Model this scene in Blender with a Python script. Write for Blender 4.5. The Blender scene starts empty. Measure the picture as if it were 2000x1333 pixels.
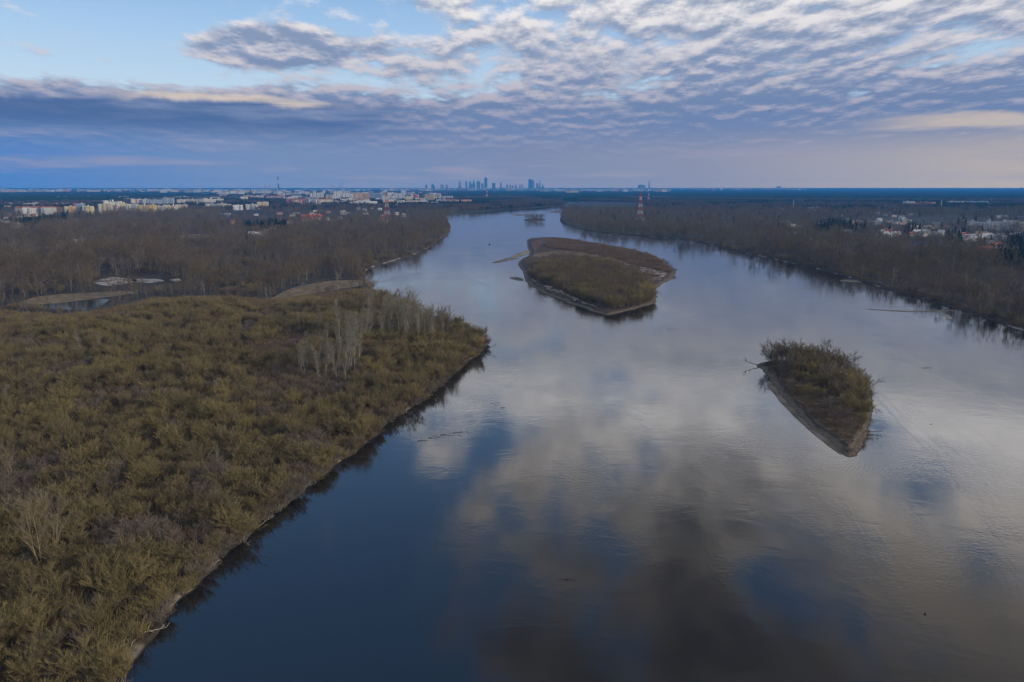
import bpy, math, random
import numpy as np
from mathutils import Vector, Matrix, noise as mnoise
from mathutils.geometry import tessellate_polygon
from mathutils.kdtree import KDTree

SC = bpy.context.scene
COL = SC.collection
R = random.Random(7)
RAD = math.radians

# ---------------------------------------------------------------- camera geometry
CAM_H, F_PX, V_INF = 90.0, 1555.0, 364.0
PITCH = math.atan((666.5 - V_INF) / F_PX)
SP, CP = math.sin(PITCH), math.cos(PITCH)

def ray(u, v):
    a, b = (u - 1000.0) / F_PX, (666.5 - v) / F_PX
    return Vector((a, CP + b * SP, -SP + b * CP))

def at(u, v, z=0.0):
    d = ray(u, v)
    t = (z - CAM_H) / d.z
    return (d.x * t, d.y * t)

def z_at(u, v, y):
    t = (666.5 - v) / F_PX
    return CAM_H + y * (t * CP - SP) / (CP + t * SP)

def pix(x, y, z):
    dz = z - CAM_H
    dep = y * CP - dz * SP
    return 1000 + F_PX * x / dep, 666.5 - F_PX * (y * SP + dz * CP) / dep

def poly_px(pts, z=0.0):
    return [at(u, v, z) for u, v in pts]

def inside(px, py, poly):
    px, py = np.asarray(px, float), np.asarray(py, float)
    res = np.zeros(px.shape, bool)
    n = len(poly)
    for i in range(n):
        x1, y1 = poly[i]; x2, y2 = poly[(i + 1) % n]
        if y1 == y2: continue
        c = ((y1 > py) != (y2 > py)) & (px < (x2 - x1) * (py - y1) / (y2 - y1) + x1)
        res ^= c
    return res

_trees = {}
def edge_dist(px, py, poly):
    """distance to an outline, through a tree of points laid along it"""
    key = id(poly)
    if key not in _trees:
        pts = []
        n = len(poly)
        for i in range(n):
            x1, y1 = poly[i]; x2, y2 = poly[(i + 1) % n]
            L = math.hypot(x2 - x1, y2 - y1); k = max(1, min(60, int(L / 1.5)))
            pts += [(x1 + (x2 - x1) * j / k, y1 + (y2 - y1) * j / k, 0) for j in range(k)]
        t = KDTree(len(pts))
        for i, p in enumerate(pts): t.insert(p, i)
        t.balance(); _trees[key] = (t, poly)
    t = _trees[key][0]
    return np.array([t.find((float(a), float(b), 0))[2] for a, b in zip(np.atleast_1d(px), np.atleast_1d(py))])

# ---------------------------------------------------------------- node helpers
class E:
    """a small expression layer over shader nodes"""
    def __init__(self, nt, s): self.nt, self.s = nt, s
    def _m(self, op, *o):
        n = self.nt.nodes.new('ShaderNodeMath'); n.operation = op
        for i, x in enumerate((self,) + o):
            if isinstance(x, E): self.nt.links.new(x.s, n.inputs[i])
            else: n.inputs[i].default_value = x
        return E(self.nt, n.outputs[0])
    def __add__(s, o): return s._m('ADD', o)
    __radd__ = __add__
    def __sub__(s, o): return s._m('SUBTRACT', o)
    def __rsub__(s, o): return (s * -1.0) + o
    def __mul__(s, o): return s._m('MULTIPLY', o)
    __rmul__ = __mul__
    def __truediv__(s, o): return s._m('DIVIDE', o)
    def max(s, o): return s._m('MAXIMUM', o)
    def min(s, o): return s._m('MINIMUM', o)
    def pw(s, o): return s._m('POWER', o)
    def fn(s, op, *o): return s._m(op, *o)
    def ss(s, a, b):
        if a > b: return 1.0 - s.ss(b, a)
        n = s.nt.nodes.new('ShaderNodeMapRange'); n.interpolation_type = 'SMOOTHSTEP'
        s.nt.links.new(s.s, n.inputs[0]); n.inputs[1].default_value = a; n.inputs[2].default_value = b
        return E(s.nt, n.outputs[0])

def vec(nt, x, y, z):
    n = nt.nodes.new('ShaderNodeCombineXYZ')
    for i, q in enumerate((x, y, z)):
        if isinstance(q, E): nt.links.new(q.s, n.inputs[i])
        else: n.inputs[i].default_value = q
    return n.outputs[0]

def fbm(nt, v, scale, detail=4, rough=0.5, dist=0.0, lac=2.0):
    n = nt.nodes.new('ShaderNodeTexNoise')
    if v is not None: nt.links.new(v, n.inputs['Vector'])
    n.inputs['Scale'].default_value = scale; n.inputs['Detail'].default_value = detail
    n.inputs['Roughness'].default_value = rough; n.inputs['Distortion'].default_value = dist
    n.inputs['Lacunarity'].default_value = lac
    return E(nt, n.outputs['Fac'])

def mixc(nt, fac, a, b):
    n = nt.nodes.new('ShaderNodeMix'); n.data_type = 'RGBA'
    if isinstance(fac, E): nt.links.new(fac.s, n.inputs[0])
    else: n.inputs[0].default_value = fac
    for k, q in ((6, a), (7, b)):
        if isinstance(q, (tuple, list)): n.inputs[k].default_value = (*q[:3], 1)
        else: nt.links.new(q, n.inputs[k])
    return n.outputs[2]

def ramp(nt, f, stops):
    n = nt.nodes.new('ShaderNodeValToRGB')
    while len(n.color_ramp.elements) < len(stops): n.color_ramp.elements.new(0.5)
    for el, (p, c) in zip(n.color_ramp.elements, stops):
        el.position = p; el.color = (*c, 1)
    nt.links.new(f.s, n.inputs[0])
    return n.outputs[0]

def mulc(nt, a, k):
    n = nt.nodes.new('ShaderNodeVectorMath'); n.operation = 'SCALE'
    nt.links.new(a, n.inputs[0])
    if isinstance(k, E): nt.links.new(k.s, n.inputs['Scale'])
    else: n.inputs['Scale'].default_value = k
    return n.outputs[0]

def new_mat(name):
    m = bpy.data.materials.new(name); m.use_nodes = True
    nt = m.node_tree
    b = nt.nodes['Principled BSDF']
    b.inputs['Roughness'].default_value = 0.85
    b.inputs['Specular IOR Level'].default_value = 0.2
    return m, nt, b

_plain = {}
def plain(c, rough=0.8, spec=0.2, vary=0.12):
    key = (tuple(round(x, 3) for x in c), rough)
    if key not in _plain:
        m, nt, b = new_mat('paint')
        tc = nt.nodes.new('ShaderNodeTexCoord')
        f = fbm(nt, tc.outputs['Object'], 0.25, 4, 0.6)
        lo = tuple(x * (1 - vary) for x in c); hi = tuple(min(1, x * (1 + vary)) for x in c)
        nt.links.new(mixc(nt, f.ss(0.3, 0.7), lo, hi), b.inputs['Base Color'])
        b.inputs['Roughness'].default_value = rough
        b.inputs['Specular IOR Level'].default_value = spec
        _plain[key] = m
    return _plain[key]

def twig_mat(name, cols, noise_scale=0.25, rough=0.9):
    m, nt, b = new_mat(name)
    oi = nt.nodes.new('ShaderNodeObjectInfo'); tc = nt.nodes.new('ShaderNodeTexCoord')
    r = E(nt, oi.outputs['Random'])
    f = fbm(nt, tc.outputs['Object'], noise_scale, 3, 0.6)
    stand = fbm(nt, oi.outputs['Location'], 0.022, 4, 0.6)      # stands of one colour, tens of metres wide
    k = r * 0.50 + (f - 0.5) * 0.45 + (stand - 0.5) * 1.5 + 0.25
    n = len(cols)
    c = ramp(nt, k, [(i / (n - 1), q) for i, q in enumerate(cols)])
    nt.links.new(c, b.inputs['Base Color'])
    b.inputs['Roughness'].default_value = rough
    b.inputs['Specular IOR Level'].default_value = 0.1
    return m

# ---------------------------------------------------------------- object helpers
def tag(o, label=None, cat=None, group=None, kind=None):
    if label: o['label'] = label
    if cat: o['category'] = cat
    if group: o['group'] = group
    if kind: o['kind'] = kind
    return o

def mesh_obj(name, verts, faces, mat=None, parent=None, smooth=False, mats=None, midx=None, link=True):
    me = bpy.data.meshes.new(name)
    me.from_pydata([tuple(v) for v in verts], [], [tuple(f) for f in faces])
    for m in (mats or ([mat] if mat else [])): me.materials.append(m)
    if midx is not None: me.polygons.foreach_set('material_index', midx)
    if smooth: me.polygons.foreach_set('use_smooth', [True] * len(me.polygons))
    me.update()
    o = bpy.data.objects.new(name, me)
    if link: COL.objects.link(o)
    if parent: o.parent = parent
    return o

def empty(name, loc, rz=0.0, scale=None):
    o = bpy.data.objects.new(name, None); COL.objects.link(o)
    o.location = loc; o.rotation_euler = (0, 0, rz)
    if scale: o.scale = scale
    o.empty_display_size = 0.5
    return o

class MB:
    """collects boxes, prisms, tubes and blades into one mesh"""
    def __init__(self): self.v, self.f = [], []
    def box(self, x0, x1, y0, y1, z0, z1):
        b = len(self.v)
        self.v += [(x0, y0, z0), (x1, y0, z0), (x1, y1, z0), (x0, y1, z0), (x0, y0, z1), (x1, y0, z1), (x1, y1, z1), (x0, y1, z1)]
        self.f += [tuple(b + i for i in q) for q in ((0, 3, 2, 1), (4, 5, 6, 7), (0, 1, 5, 4), (1, 2, 6, 5), (2, 3, 7, 6), (3, 0, 4, 7))]
    def frustum(self, x, y, z0, z1, a0, b0, a1, b1):
        b = len(self.v)
        for z, a, c in ((z0, a0, b0), (z1, a1, b1)):
            self.v += [(x - a, y - c, z), (x + a, y - c, z), (x + a, y + c, z), (x - a, y + c, z)]
        self.f += [tuple(b + i for i in q) for q in ((0, 3, 2, 1), (4, 5, 6, 7), (0, 1, 5, 4), (1, 2, 6, 5), (2, 3, 7, 6), (3, 0, 4, 7))]
    def gable(self, x0, x1, y0, y1, z0, z1, hip=0.0):
        b = len(self.v); ym = (y0 + y1) / 2
        self.v += [(x0, y0, z0), (x1, y0, z0), (x1, y1, z0), (x0, y1, z0), (x0 + hip, ym, z1), (x1 - hip, ym, z1)]
        self.f += [tuple(b + i for i in q) for q in ((0, 1, 5, 4), (2, 3, 4, 5), (1, 2, 5), (3, 0, 4), (0, 3, 2, 1))]
    def tube(self, pts, rads, n=3, cap=True):
        pts = [Vector(p) for p in pts]
        b = len(self.v)
        for i, p in enumerate(pts):
            d = (pts[min(i + 1, len(pts) - 1)] - pts[max(i - 1, 0)])
            d = d.normalized() if d.length > 1e-6 else Vector((0, 0, 1))
            s = d.cross(Vector((0.31, 0.11, 0.94) if abs(d.z) < 0.95 else (1, 0, 0))).normalized()
            t = d.cross(s)
            for k in range(n):
                a = 2 * math.pi * k / n
                self.v.append(tuple(p + (s * math.cos(a) + t * math.sin(a)) * rads[i]))
        for i in range(len(pts) - 1):
            for k in range(n):
                a0, a1 = b + i * n + k, b + i * n + (k + 1) % n
                self.f.append((a0, a1, a1 + n, a0 + n))
        if cap:
            self.f.append(tuple(b + (len(pts) - 1) * n + k for k in range(n)))
            self.f.append(tuple(b + k for k in reversed(range(n))))
    def blade(self, p, d, L, w, side=None):
        b = len(self.v)
        s = (side if side is not None else d.cross(Vector((R.gauss(0, 1), R.gauss(0, 1), R.gauss(0, 1)))))
        s = s.normalized() * (w * 0.5) if s.length > 1e-6 else Vector((w * .5, 0, 0))
        self.v += [tuple(p - s), tuple(p + s), tuple(p + d * L)]
        self.f.append((b, b + 1, b + 2))
    def build(self, name, mat, parent=None, smooth=False, link=True):
        return mesh_obj(name, self.v, self.f, mat, parent, smooth, link=link)

# ---------------------------------------------------------------- render settings, camera, sun
SC.view_settings.view_transform = 'Standard'
SC.view_settings.look = 'None'
SC.view_settings.gamma = 1.0
SC.view_settings.exposure = 0.0
SC.cycles.max_bounces = 5
SC.cycles.diffuse_bounces = 2
SC.cycles.glossy_bounces = 2
SC.cycles.transmission_bounces = 1
SC.cycles.volume_bounces = 0
SC.cycles.transparent_max_bounces = 6
SC.cycles.caustics_reflective = False
SC.cycles.caustics_refractive = False
SC.cycles.use_denoising = True
SC.cycles.filter_width = 1.35

cam_d = bpy.data.cameras.new('camera')
cam = bpy.data.objects.new('camera', cam_d); COL.objects.link(cam)
cam.location = (0, 0, CAM_H)
cam.rotation_euler = (math.pi / 2 - PITCH, 0, 0)
cam_d.sensor_width = 36.0; cam_d.lens = 36.0 * F_PX / 2000.0
cam_d.clip_start = 1.0; cam_d.clip_end = 120000.0
SC.camera = cam

SUN_AZ, SUN_EL = 112.0, 14.0
sd = bpy.data.lights.new('sun', 'SUN'); sd.energy = 2.6; sd.angle = RAD(11); sd.color = (1.0, 0.86, 0.70)
sun = bpy.data.objects.new('sun', sd); COL.objects.link(sun)
to_sun = Vector((math.sin(RAD(SUN_AZ)) * math.cos(RAD(SUN_EL)), math.cos(RAD(SUN_AZ)) * math.cos(RAD(SUN_EL)), math.sin(RAD(SUN_EL))))
sun.rotation_euler = to_sun.to_track_quat('Z', 'Y').to_euler()
sun.location = (200, -100, 200)

# ---------------------------------------------------------------- sky
def sky_ae(u, v):
    d = ray(u, v).normalized()
    return math.degrees(math.atan2(d.x, d.y)), math.degrees(math.asin(d.z))

HAZE_D, HAZE_C, HAZE_AIR = 6.2e-5, (0.08, 0.41, 1.0), (0.037, 0.167, 0.420)
W = bpy.data.worlds.new('World'); SC.world = W; W.use_nodes = True
nt = W.node_tree
for n in list(nt.nodes): nt.nodes.remove(n)
out = nt.nodes.new('ShaderNodeOutputWorld'); bg = nt.nodes.new('ShaderNodeBackground')
nt.links.new(bg.outputs[0], out.inputs[0]); bg.inputs[1].default_value = 0.1
tc = nt.nodes.new('ShaderNodeTexCoord'); sx = nt.nodes.new('ShaderNodeSeparateXYZ')
nt.links.new(tc.outputs['Generated'], sx.inputs[0])
X, Y, Z = (E(nt, sx.outputs[i]) for i in range(3))
Zp = Z.max(0.0)
el = Zp.fn('ARCSINE') * (180 / math.pi)
az = X.fn('ARCTAN2', Y) * (180 / math.pi)
sky = nt.nodes.new('ShaderNodeTexSky'); sky.sky_type = 'NISHITA'; sky.sun_disc = False
sky.sun_elevation = RAD(SUN_EL); sky.sun_rotation = RAD(SUN_AZ); sky.air_density = 1.0; sky.dust_density = 0.8
# flat cloud deck: direction projected on a horizontal layer
Q = Zp + 0.085
PX, PY = X / Q, Y / Q
P = vec(nt, PX * 1.75, PY, 0.0)
P2 = vec(nt, PX * 1.69, PY * 0.966, 0.0)          # a little higher in the sky: shades the undersides
big = fbm(nt, P, 0.62, 3, 0.5)
def puffs(v): return fbm(nt, v, 3.5, 8, 0.60, 0.1)
def layered(v): return puffs(v) * 0.60 + fbm(nt, v, 1.25, 5, 0.55, 0.2) * 0.40
n1, n2 = layered(P), layered(P2)
n_mid = fbm(nt, P, 2.2, 6, 0.55, 0.3)
fine = fbm(nt, vec(nt, az * 0.10, el * 1.1, 3.3), 1.0, 5, 0.55, 0.3)      # long streaks near the horizon
left_open = az.ss(-3.0, -17.0) * el.ss(5.6, 7.2)
hi_left = az.ss(12.0, -16.0) * el.ss(13.0, 20.0)
high = el.ss(12.0, 18.0)
low = el.ss(6.4, 4.6)
group_d = ((az + 15.5) * (az + 15.5) * (1 / 64.0) + (el - 8.9) * (el - 8.9) * (1 / 3.2)).ss(1.0, 0.15)
bias = 0.175 + group_d * 0.20 + (big - 0.5) * (0.75 - 0.40 * high) - left_open * 0.20 - hi_left * 0.10 - high * 0.045 + (n_mid - 0.5) * 0.80 * high + low * 0.30 + az.ss(-4.0, 9.0) * 0.06 + (fine - 0.5) * 0.25 * low
dens = (n1 - 0.5 + bias)
cover = dens.ss(0.0, 0.20)
calm = az.ss(3.0, 15.0) * el.ss(9.0, 6.8)
bright_side = az.ss(20.0, 30.0) * el.ss(12.0, 18.0)
lit = ((n1 - n2) * 6.0 + 0.52 + high * 0.05 + bright_side * 0.75 - (dens - 0.16) * (1.0 + high * 1.6) - calm * 0.22 - group_d * 0.24).ss(-0.22, 1.18)
# colours (scene radiance)
clear_c = ramp(nt, el * (1 / 60.0), [(0.0, (0.50, 0.66, 0.90)), (0.10, (0.62, 0.79, 0.97)), (0.16, (0.44, 0.66, 0.96)), (0.24, (0.22, 0.45, 0.86)), (0.42, (0.095, 0.27, 0.60)), (1.0, (0.05, 0.15, 0.40))])
clear_c = mixc(nt, 0.25, clear_c, mulc(nt, sky.outputs[0], 0.12))
lit_c = ramp(nt, el * (1 / 45.0), [(0.0, (0.34, 0.34, 0.46)), (0.11, (0.42, 0.40, 0.50)), (0.17, (0.66, 0.62, 0.66)), (0.22, (0.80, 0.76, 0.77)), (0.28, (1.02, 0.97, 0.94)), (0.34, (1.95, 1.86, 1.78)), (0.42, (1.65, 1.52, 1.40)), (0.55, (0.72, 0.64, 0.56)), (0.70, (0.28, 0.26, 0.24)), (1.0, (0.44, 0.42, 0.40))])
dark_c = ramp(nt, el * (1 / 45.0), [(0.0, (0.17, 0.24, 0.44)), (0.12, (0.180, 0.25, 0.42)), (0.2, (0.25, 0.32, 0.48)), (0.265, (0.30, 0.36, 0.49)), (0.315, (0.88, 0.90, 0.98)), (0.38, (0.58, 0.60, 0.66)), (0.45, (0.20, 0.21, 0.25)), (0.55, (0.10, 0.105, 0.125)), (0.75, (0.07, 0.072, 0.082)), (1.0, (0.20, 0.21, 0.24))])
cloud_c = mixc(nt, lit, dark_c, lit_c)
col = mixc(nt, cover, clear_c, cloud_c)
# the dark deck lying over the horizon on one side, with a lit rim along its top
edge_n = (fbm(nt, vec(nt, az * 0.16, el * 0.12, 1.7), 1.0, 5, 0.6) - 0.5) * 2.4
deck_top = el + edge_n
deck = deck_top.ss(5.7, 5.1) * el.ss(2.2, 4.2) * az.ss(-3.0, -13.0)
deck_c = mixc(nt, fine.ss(0.42, 0.66), (0.075, 0.140, 0.31), (0.20, 0.26, 0.42))
col = mixc(nt, deck * (0.92 - fine.ss(0.5, 0.68) * 0.35), col, deck_c)
rim = deck_top.ss(5.05, 5.5) * deck_top.ss(6.1, 5.6) * az.ss(-27.0, -22.0) * az.ss(-10.0, -14.0)
col = mixc(nt, rim * 0.85 * fine.ss(0.35, 0.6), col, (0.80, 0.66, 0.52))
# veil over the last degrees above the horizon
hz = ramp(nt, az * (1 / 80.0) + 0.5, [(0.0, (0.05, 0.175, 0.47)), (0.10, (0.085, 0.225, 0.54)), (0.26, (0.165, 0.265, 0.48)), (0.50, (0.205, 0.262, 0.42)), (0.66, (0.26, 0.29, 0.41)), (0.80, (0.37, 0.36, 0.41)), (0.90, (0.47, 0.42, 0.40)), (1.0, (0.52, 0.44, 0.38))])
hz2 = mixc(nt, fine.ss(0.50, 0.72) * 0.55, hz, (0.36, 0.34, 0.45))
veil = el.ss(4.6, 1.6)
# the air box in front thins the last degrees: set the sky behind it so that the sum matches
tau = ((Zp + 0.0001).pw(-1.0) * (255.0 * HAZE_D)).min((Y.max(0.6).pw(-1.0)) * (42800.0 * HAZE_D))
T_ = tau.fn('MULTIPLY', -1.0).fn('EXPONENT')
sp_ = nt.nodes.new('ShaderNodeSeparateColor'); nt.links.new(hz2, sp_.inputs[0])
cc_ = nt.nodes.new('ShaderNodeCombineColor')
for i_, a_ in enumerate(HAZE_AIR):
    q_ = ((E(nt, sp_.outputs[i_]) - (1.0 - T_) * a_) / T_).max(0.0).min(12.0)
    nt.links.new(q_.s, cc_.inputs[i_])
hz2 = cc_.outputs[0]
col = mixc(nt, veil * 0.93, col, hz2)
# warm break in the cloud low at one side
gap = (el + (fine - 0.5) * 1.6).ss(3.2, 3.7) * (el + (fine - 0.5) * 1.6).ss(4.5, 4.0) * az.ss(21.0, 29.0)
col = mixc(nt, gap * 0.8, col, (0.72, 0.58, 0.46))
# sky behind the viewer: plain broken cloud
back = Y.ss(0.15, -0.25)
col = mixc(nt, back, col, mixc(nt, fbm(nt, P, 0.8, 4, 0.5).ss(0.4, 0.6), (0.50, 0.58, 0.74), (0.80, 0.78, 0.78)))
nt.links.new(mulc(nt, col, 10.0), bg.inputs[0])

# ---------------------------------------------------------------- shorelines (photo pixels on the water plane)
LEFT = [(290,1265),(345,1190),(400,1130),(440,1085),(480,1052),(515,1018),(545,992),(580,968),(612,945),(640,925),(665,900),(700,878),(730,853),(762,828),(800,798),(835,775),(865,748),(895,722),(925,699),(946,679),
        (942,662),(905,646),(880,636),(850,622),(800,602),(760,585),(738,572),(722,560),(714,549),(712,538),(722,524),(770,510),(812,496),(842,481),(862,465),(879,450),(881,441),(874,430),(872,422),(905,417),(955,413),(1000,409),(1040,406),(1075,403.5),(1104,401.5)]
CHAN = [(1106,399.5),(1090,396.5),(1086,394.5),(1100,392.5),(1122,392.6),(1134,394),(1128,396.2),(1112,399.2),(1110,401.5)]
RIGHT = [(1101,405),(1099,412),(1098,420),(1095,431),(1103,438),(1125,446),(1160,453),(1200,457),(1250,461),(1300,465),(1345,470),(1375,476),(1400,481),(1450,494),(1500,504),(1550,516),(1600,527),(1650,541),(1700,556),(1750,571),(1800,584),(1850,599),(1900,614),(1950,631),(2000,650),(2090,690)]
BIG_ISLE = [(1030,469),(1045,466),(1080,465),(1112,467),(1150,473),(1200,481),(1250,491),(1288,504),(1308,520),(1320,535),(1316,543),(1298,553),(1280,565),(1281,580),(1277,592),(1255,601),(1228,608),(1195,615),(1178,614),(1150,606),(1105,590),(1065,574),(1035,559),(1025,546),(1021,532),(1012,516),(1020,506),(1033,498),(1031,484)]
SMALL_ISLE = [(1478,712),(1492,726),(1503,744),(1530,781),(1568,822),(1602,851),(1636,880),(1646,889),(1656,893),(1668,891),(1678,883),(1686,872),(1692,856),(1701,820),(1704,780),(1698,757),(1672,741),(1620,724),(1560,711),(1510,706)]
FAR_ISLE = [(1022,430),(1030,432.5),(1045,433.5),(1062,432),(1066,429.5),(1058,427.5),(1038,427)]

def smooth_line(pts, step_fn, amp_fn, closed=False, seed=0.0):
    """resample a shoreline and roughen it"""
    P_ = [Vector((x, y, 0)) for x, y in pts]
    n = len(P_); out_ = []
    rng = range(n if closed else n - 1)
    for i in rng:
        p0 = P_[(i - 1) % n] if (closed or i > 0) else P_[i]
        p1, p2 = P_[i], P_[(i + 1) % n]
        p3 = P_[(i + 2) % n] if (closed or i + 2 < n) else p2
        L = (p2 - p1).length
        k = max(1, int(L / step_fn(p1.y)))
        for j in range(k):
            t = j / k
            q = 0.5 * ((2 * p1) + (p2 - p0) * t + (2 * p0 - 5 * p1 + 4 * p2 - p3) * t * t + (3 * p1 - p0 - 3 * p2 + p3) * t ** 3)
            a = amp_fn(q.y)
            w = mnoise.noise_vector(Vector((q.x / (a * 9 + 1e-6), q.y / (a * 9 + 1e-6), seed))) + 0.5 * mnoise.noise_vector(Vector((q.x / (a * 3), q.y / (a * 3), seed + 4)))
            out_.append((q.x + w.x * a, q.y + w.y * a))
    if not closed: out_.append(tuple(P_[-1][:2]))
    return out_

step = lambda y: max(1.3, y * 0.0040)
amp = lambda y: max(2.1, y * 0.0030)
lw = [(-330, -420), (-190, 40)] + poly_px([(120,1440),(220,1333),(262,1292)] + LEFT)
rw = poly_px(RIGHT) + [(400, 340), (455, 180), (490, 0), (520, -420)]
S_LEFT = smooth_line(lw, step, amp, seed=1.0)
S_CHAN = smooth_line(poly_px(CHAN), lambda y: 30.0, lambda y: 3.0, seed=2.0)
S_RIGHT = smooth_line(rw, step, amp, seed=3.0)
FARD = 42000.0
SHORE = S_LEFT + S_CHAN + S_RIGHT
S_BIG = smooth_line(poly_px(BIG_ISLE), lambda y: 1.6, lambda y: 2.0, True, 5.0)
S_SMALL = smooth_line(poly_px(SMALL_ISLE), lambda y: 0.9, lambda y: 1.1, True, 6.0)
S_FAR = smooth_line(poly_px(FAR_ISLE), lambda y: 4.0, lambda y: 2.0, True, 7.0)
RIVER = SHORE                                          # the river's outline, closed behind the viewer

def area(p): return 0.5 * sum(p[i][0] * p[(i + 1) % len(p)][1] - p[(i + 1) % len(p)][0] * p[i][1] for i in range(len(p)))

def bank_mesh(name, line, mat, ztop, widths, closed=True, tail=None, inland_left=True, win=3):
    """land behind a shoreline: rings rising from under the water, then a flat top"""
    n = len(line)
    nor = []
    for i in range(n):
        a = Vector(line[(i - win) % n] if closed else line[max(i - win, 0)]); b = Vector(line[(i + win) % n] if closed else line[min(i + win, n - 1)])
        t = (b - a); t = t.normalized() if t.length > 1e-6 else Vector((1, 0))
        nor.append(Vector((-t.y, t.x)) if inland_left else Vector((t.y, -t.x)))
    V, F = [], []
    rings = []
    for w, z in widths:
        ring = []
        for i in range(n):
            p = line[i]
            k = 0.75 + 0.5 * (mnoise.noise(Vector((p[0] * 0.05, p[1] * 0.05, w))) + 0.5)
            zz = z if (w <= 0 or z >= ztop) else z * (0.75 + 0.5 * mnoise.noise(Vector((p[0] * 0.21, p[1] * 0.21, 9 + w))))
            V.append((p[0] + nor[i].x * w * k, p[1] + nor[i].y * w * k, zz)); ring.append(len(V) - 1)
        rings.append(ring)
    for r0, r1 in zip(rings, rings[1:]):
        for i in range(n if closed else n - 1):
            j = (i + 1) % n
            q = (r0[i], r0[j], r1[j], r1[i])
            F.append(q if inland_left else q[::-1])
    top = [V[i] for i in rings[-1]]; idx = list(rings[-1])
    for p in (tail or []):
        V.append((p[0], p[1], ztop)); idx.append(len(V) - 1); top.append(V[-1])
    tris = tessellate_polygon([[Vector((p[0], p[1], 0)) for p in top]])
    for t in tris:
        a, b, c = (Vector(top[k][:2]) for k in t)
        s = (b.x - a.x) * (c.y - a.y) - (b.y - a.y) * (c.x - a.x)
        q = tuple(idx[k] for k in t)
        F.append(q if s > 0 else q[::-1])
    return mesh_obj(name, V, F, mat)

# ---------------------------------------------------------------- ground materials
def ground_mat(name, litter, dry, mud, dark, s=1.0):
    m, nt, b = new_mat(name)
    g = nt.nodes.new('ShaderNodeNewGeometry'); sp = nt.nodes.new('ShaderNodeSeparateXYZ')
    nt.links.new(g.outputs['Position'], sp.inputs[0])
    z = E(nt, sp.outputs[2])
    f1 = fbm(nt, g.outputs['Position'], 0.018 * s, 6, 0.62)
    f2 = fbm(nt, g.outputs['Position'], 0.35 * s, 5, 0.65)
    c = mixc(nt, f1.ss(0.42, 0.62), litter, dry)
    c = mixc(nt, f2.ss(0.40, 0.72), dark, c)
    mudc = mixc(nt, f2.ss(0.35, 0.65), tuple(x * 0.55 for x in mud), mud)
    c = mixc(nt, (z + (f2 - 0.5) * 0.8).ss(0.55, 1.15), mudc, c)
    c = mixc(nt, z.ss(0.02, 0.22), tuple(x * 0.32 for x in mud), c)
    nt.links.new(c, b.inputs['Base Color'])
    bp = nt.nodes.new('ShaderNodeBump'); bp.inputs['Distance'].default_value = 0.35; bp.inputs['Strength'].default_value = 0.6
    nt.links.new(f2.s, bp.inputs['Height']); nt.links.new(bp.outputs[0], b.inputs['Normal'])
    b.inputs['Roughness'].default_value = 0.95
    return m

# main land: near it is leaf litter, far away fields, streets and woods
def land_mat():
    m, nt, b = new_mat('land')
    g = nt.nodes.new('ShaderNodeNewGeometry'); sp = nt.nodes.new('ShaderNodeSeparateXYZ')
    nt.links.new(g.outputs['Position'], sp.inputs[0])
    z, y = E(nt, sp.outputs[2]), E(nt, sp.outputs[1])
    f1 = fbm(nt, g.outputs['Position'], 0.018, 6, 0.62)
    f2 = fbm(nt, g.outputs['Position'], 0.35, 5, 0.65)
    c = mixc(nt, f1.ss(0.40, 0.64), (0.060, 0.046, 0.034), (0.115, 0.088, 0.060))
    c = mixc(nt, f2.ss(0.36, 0.74), (0.030, 0.025, 0.020), c)
    f4 = fbm(nt, g.outputs['Position'], 0.045, 3, 0.6)
    mudc = mixc(nt, f2.ss(0.35, 0.65), (0.030, 0.024, 0.018), (0.075, 0.060, 0.044))
    mudc = mixc(nt, f4.ss(0.52, 0.60), mudc, (0.24, 0.205, 0.16))
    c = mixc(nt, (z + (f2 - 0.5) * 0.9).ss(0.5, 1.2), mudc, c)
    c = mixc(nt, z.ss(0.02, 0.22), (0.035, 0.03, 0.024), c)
    # open country beyond the woods: fields of many sizes, brown, grey-green, dark conifer ground
    vo = nt.nodes.new('ShaderNodeTexVoronoi'); vo.inputs['Scale'].default_value = 0.0035
    nt.links.new(g.outputs['Position'], vo.inputs['Vector'])
    f3 = fbm(nt, g.outputs['Position'], 0.0011, 5, 0.6)
    fld = ramp(nt, f3, [(0.30, (0.020, 0.028, 0.022)), (0.50, (0.035, 0.034, 0.028)), (0.58, (0.06, 0.055, 0.042)), (0.70, (0.030, 0.034, 0.027))])
    fld = mixc(nt, 0.25, fld, mulc(nt, vo.outputs['Color'], 0.10))
    c = mixc(nt, y.ss(900.0, 2200.0), c, fld)
    c = mixc(nt, y.ss(9000.0, 17000.0) * 0.8, c, (0.022, 0.030, 0.030))
    nt.links.new(c, b.inputs['Base Color'])
    bp = nt.nodes.new('ShaderNodeBump'); bp.inputs['Distance'].default_value = 0.3; bp.inputs['Strength'].default_value = 0.5
    nt.links.new(f2.s, bp.inputs['Height']); nt.links.new(bp.outputs[0], b.inputs['Normal'])
    b.inputs['Roughness'].default_value = 0.95
    return m

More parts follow.
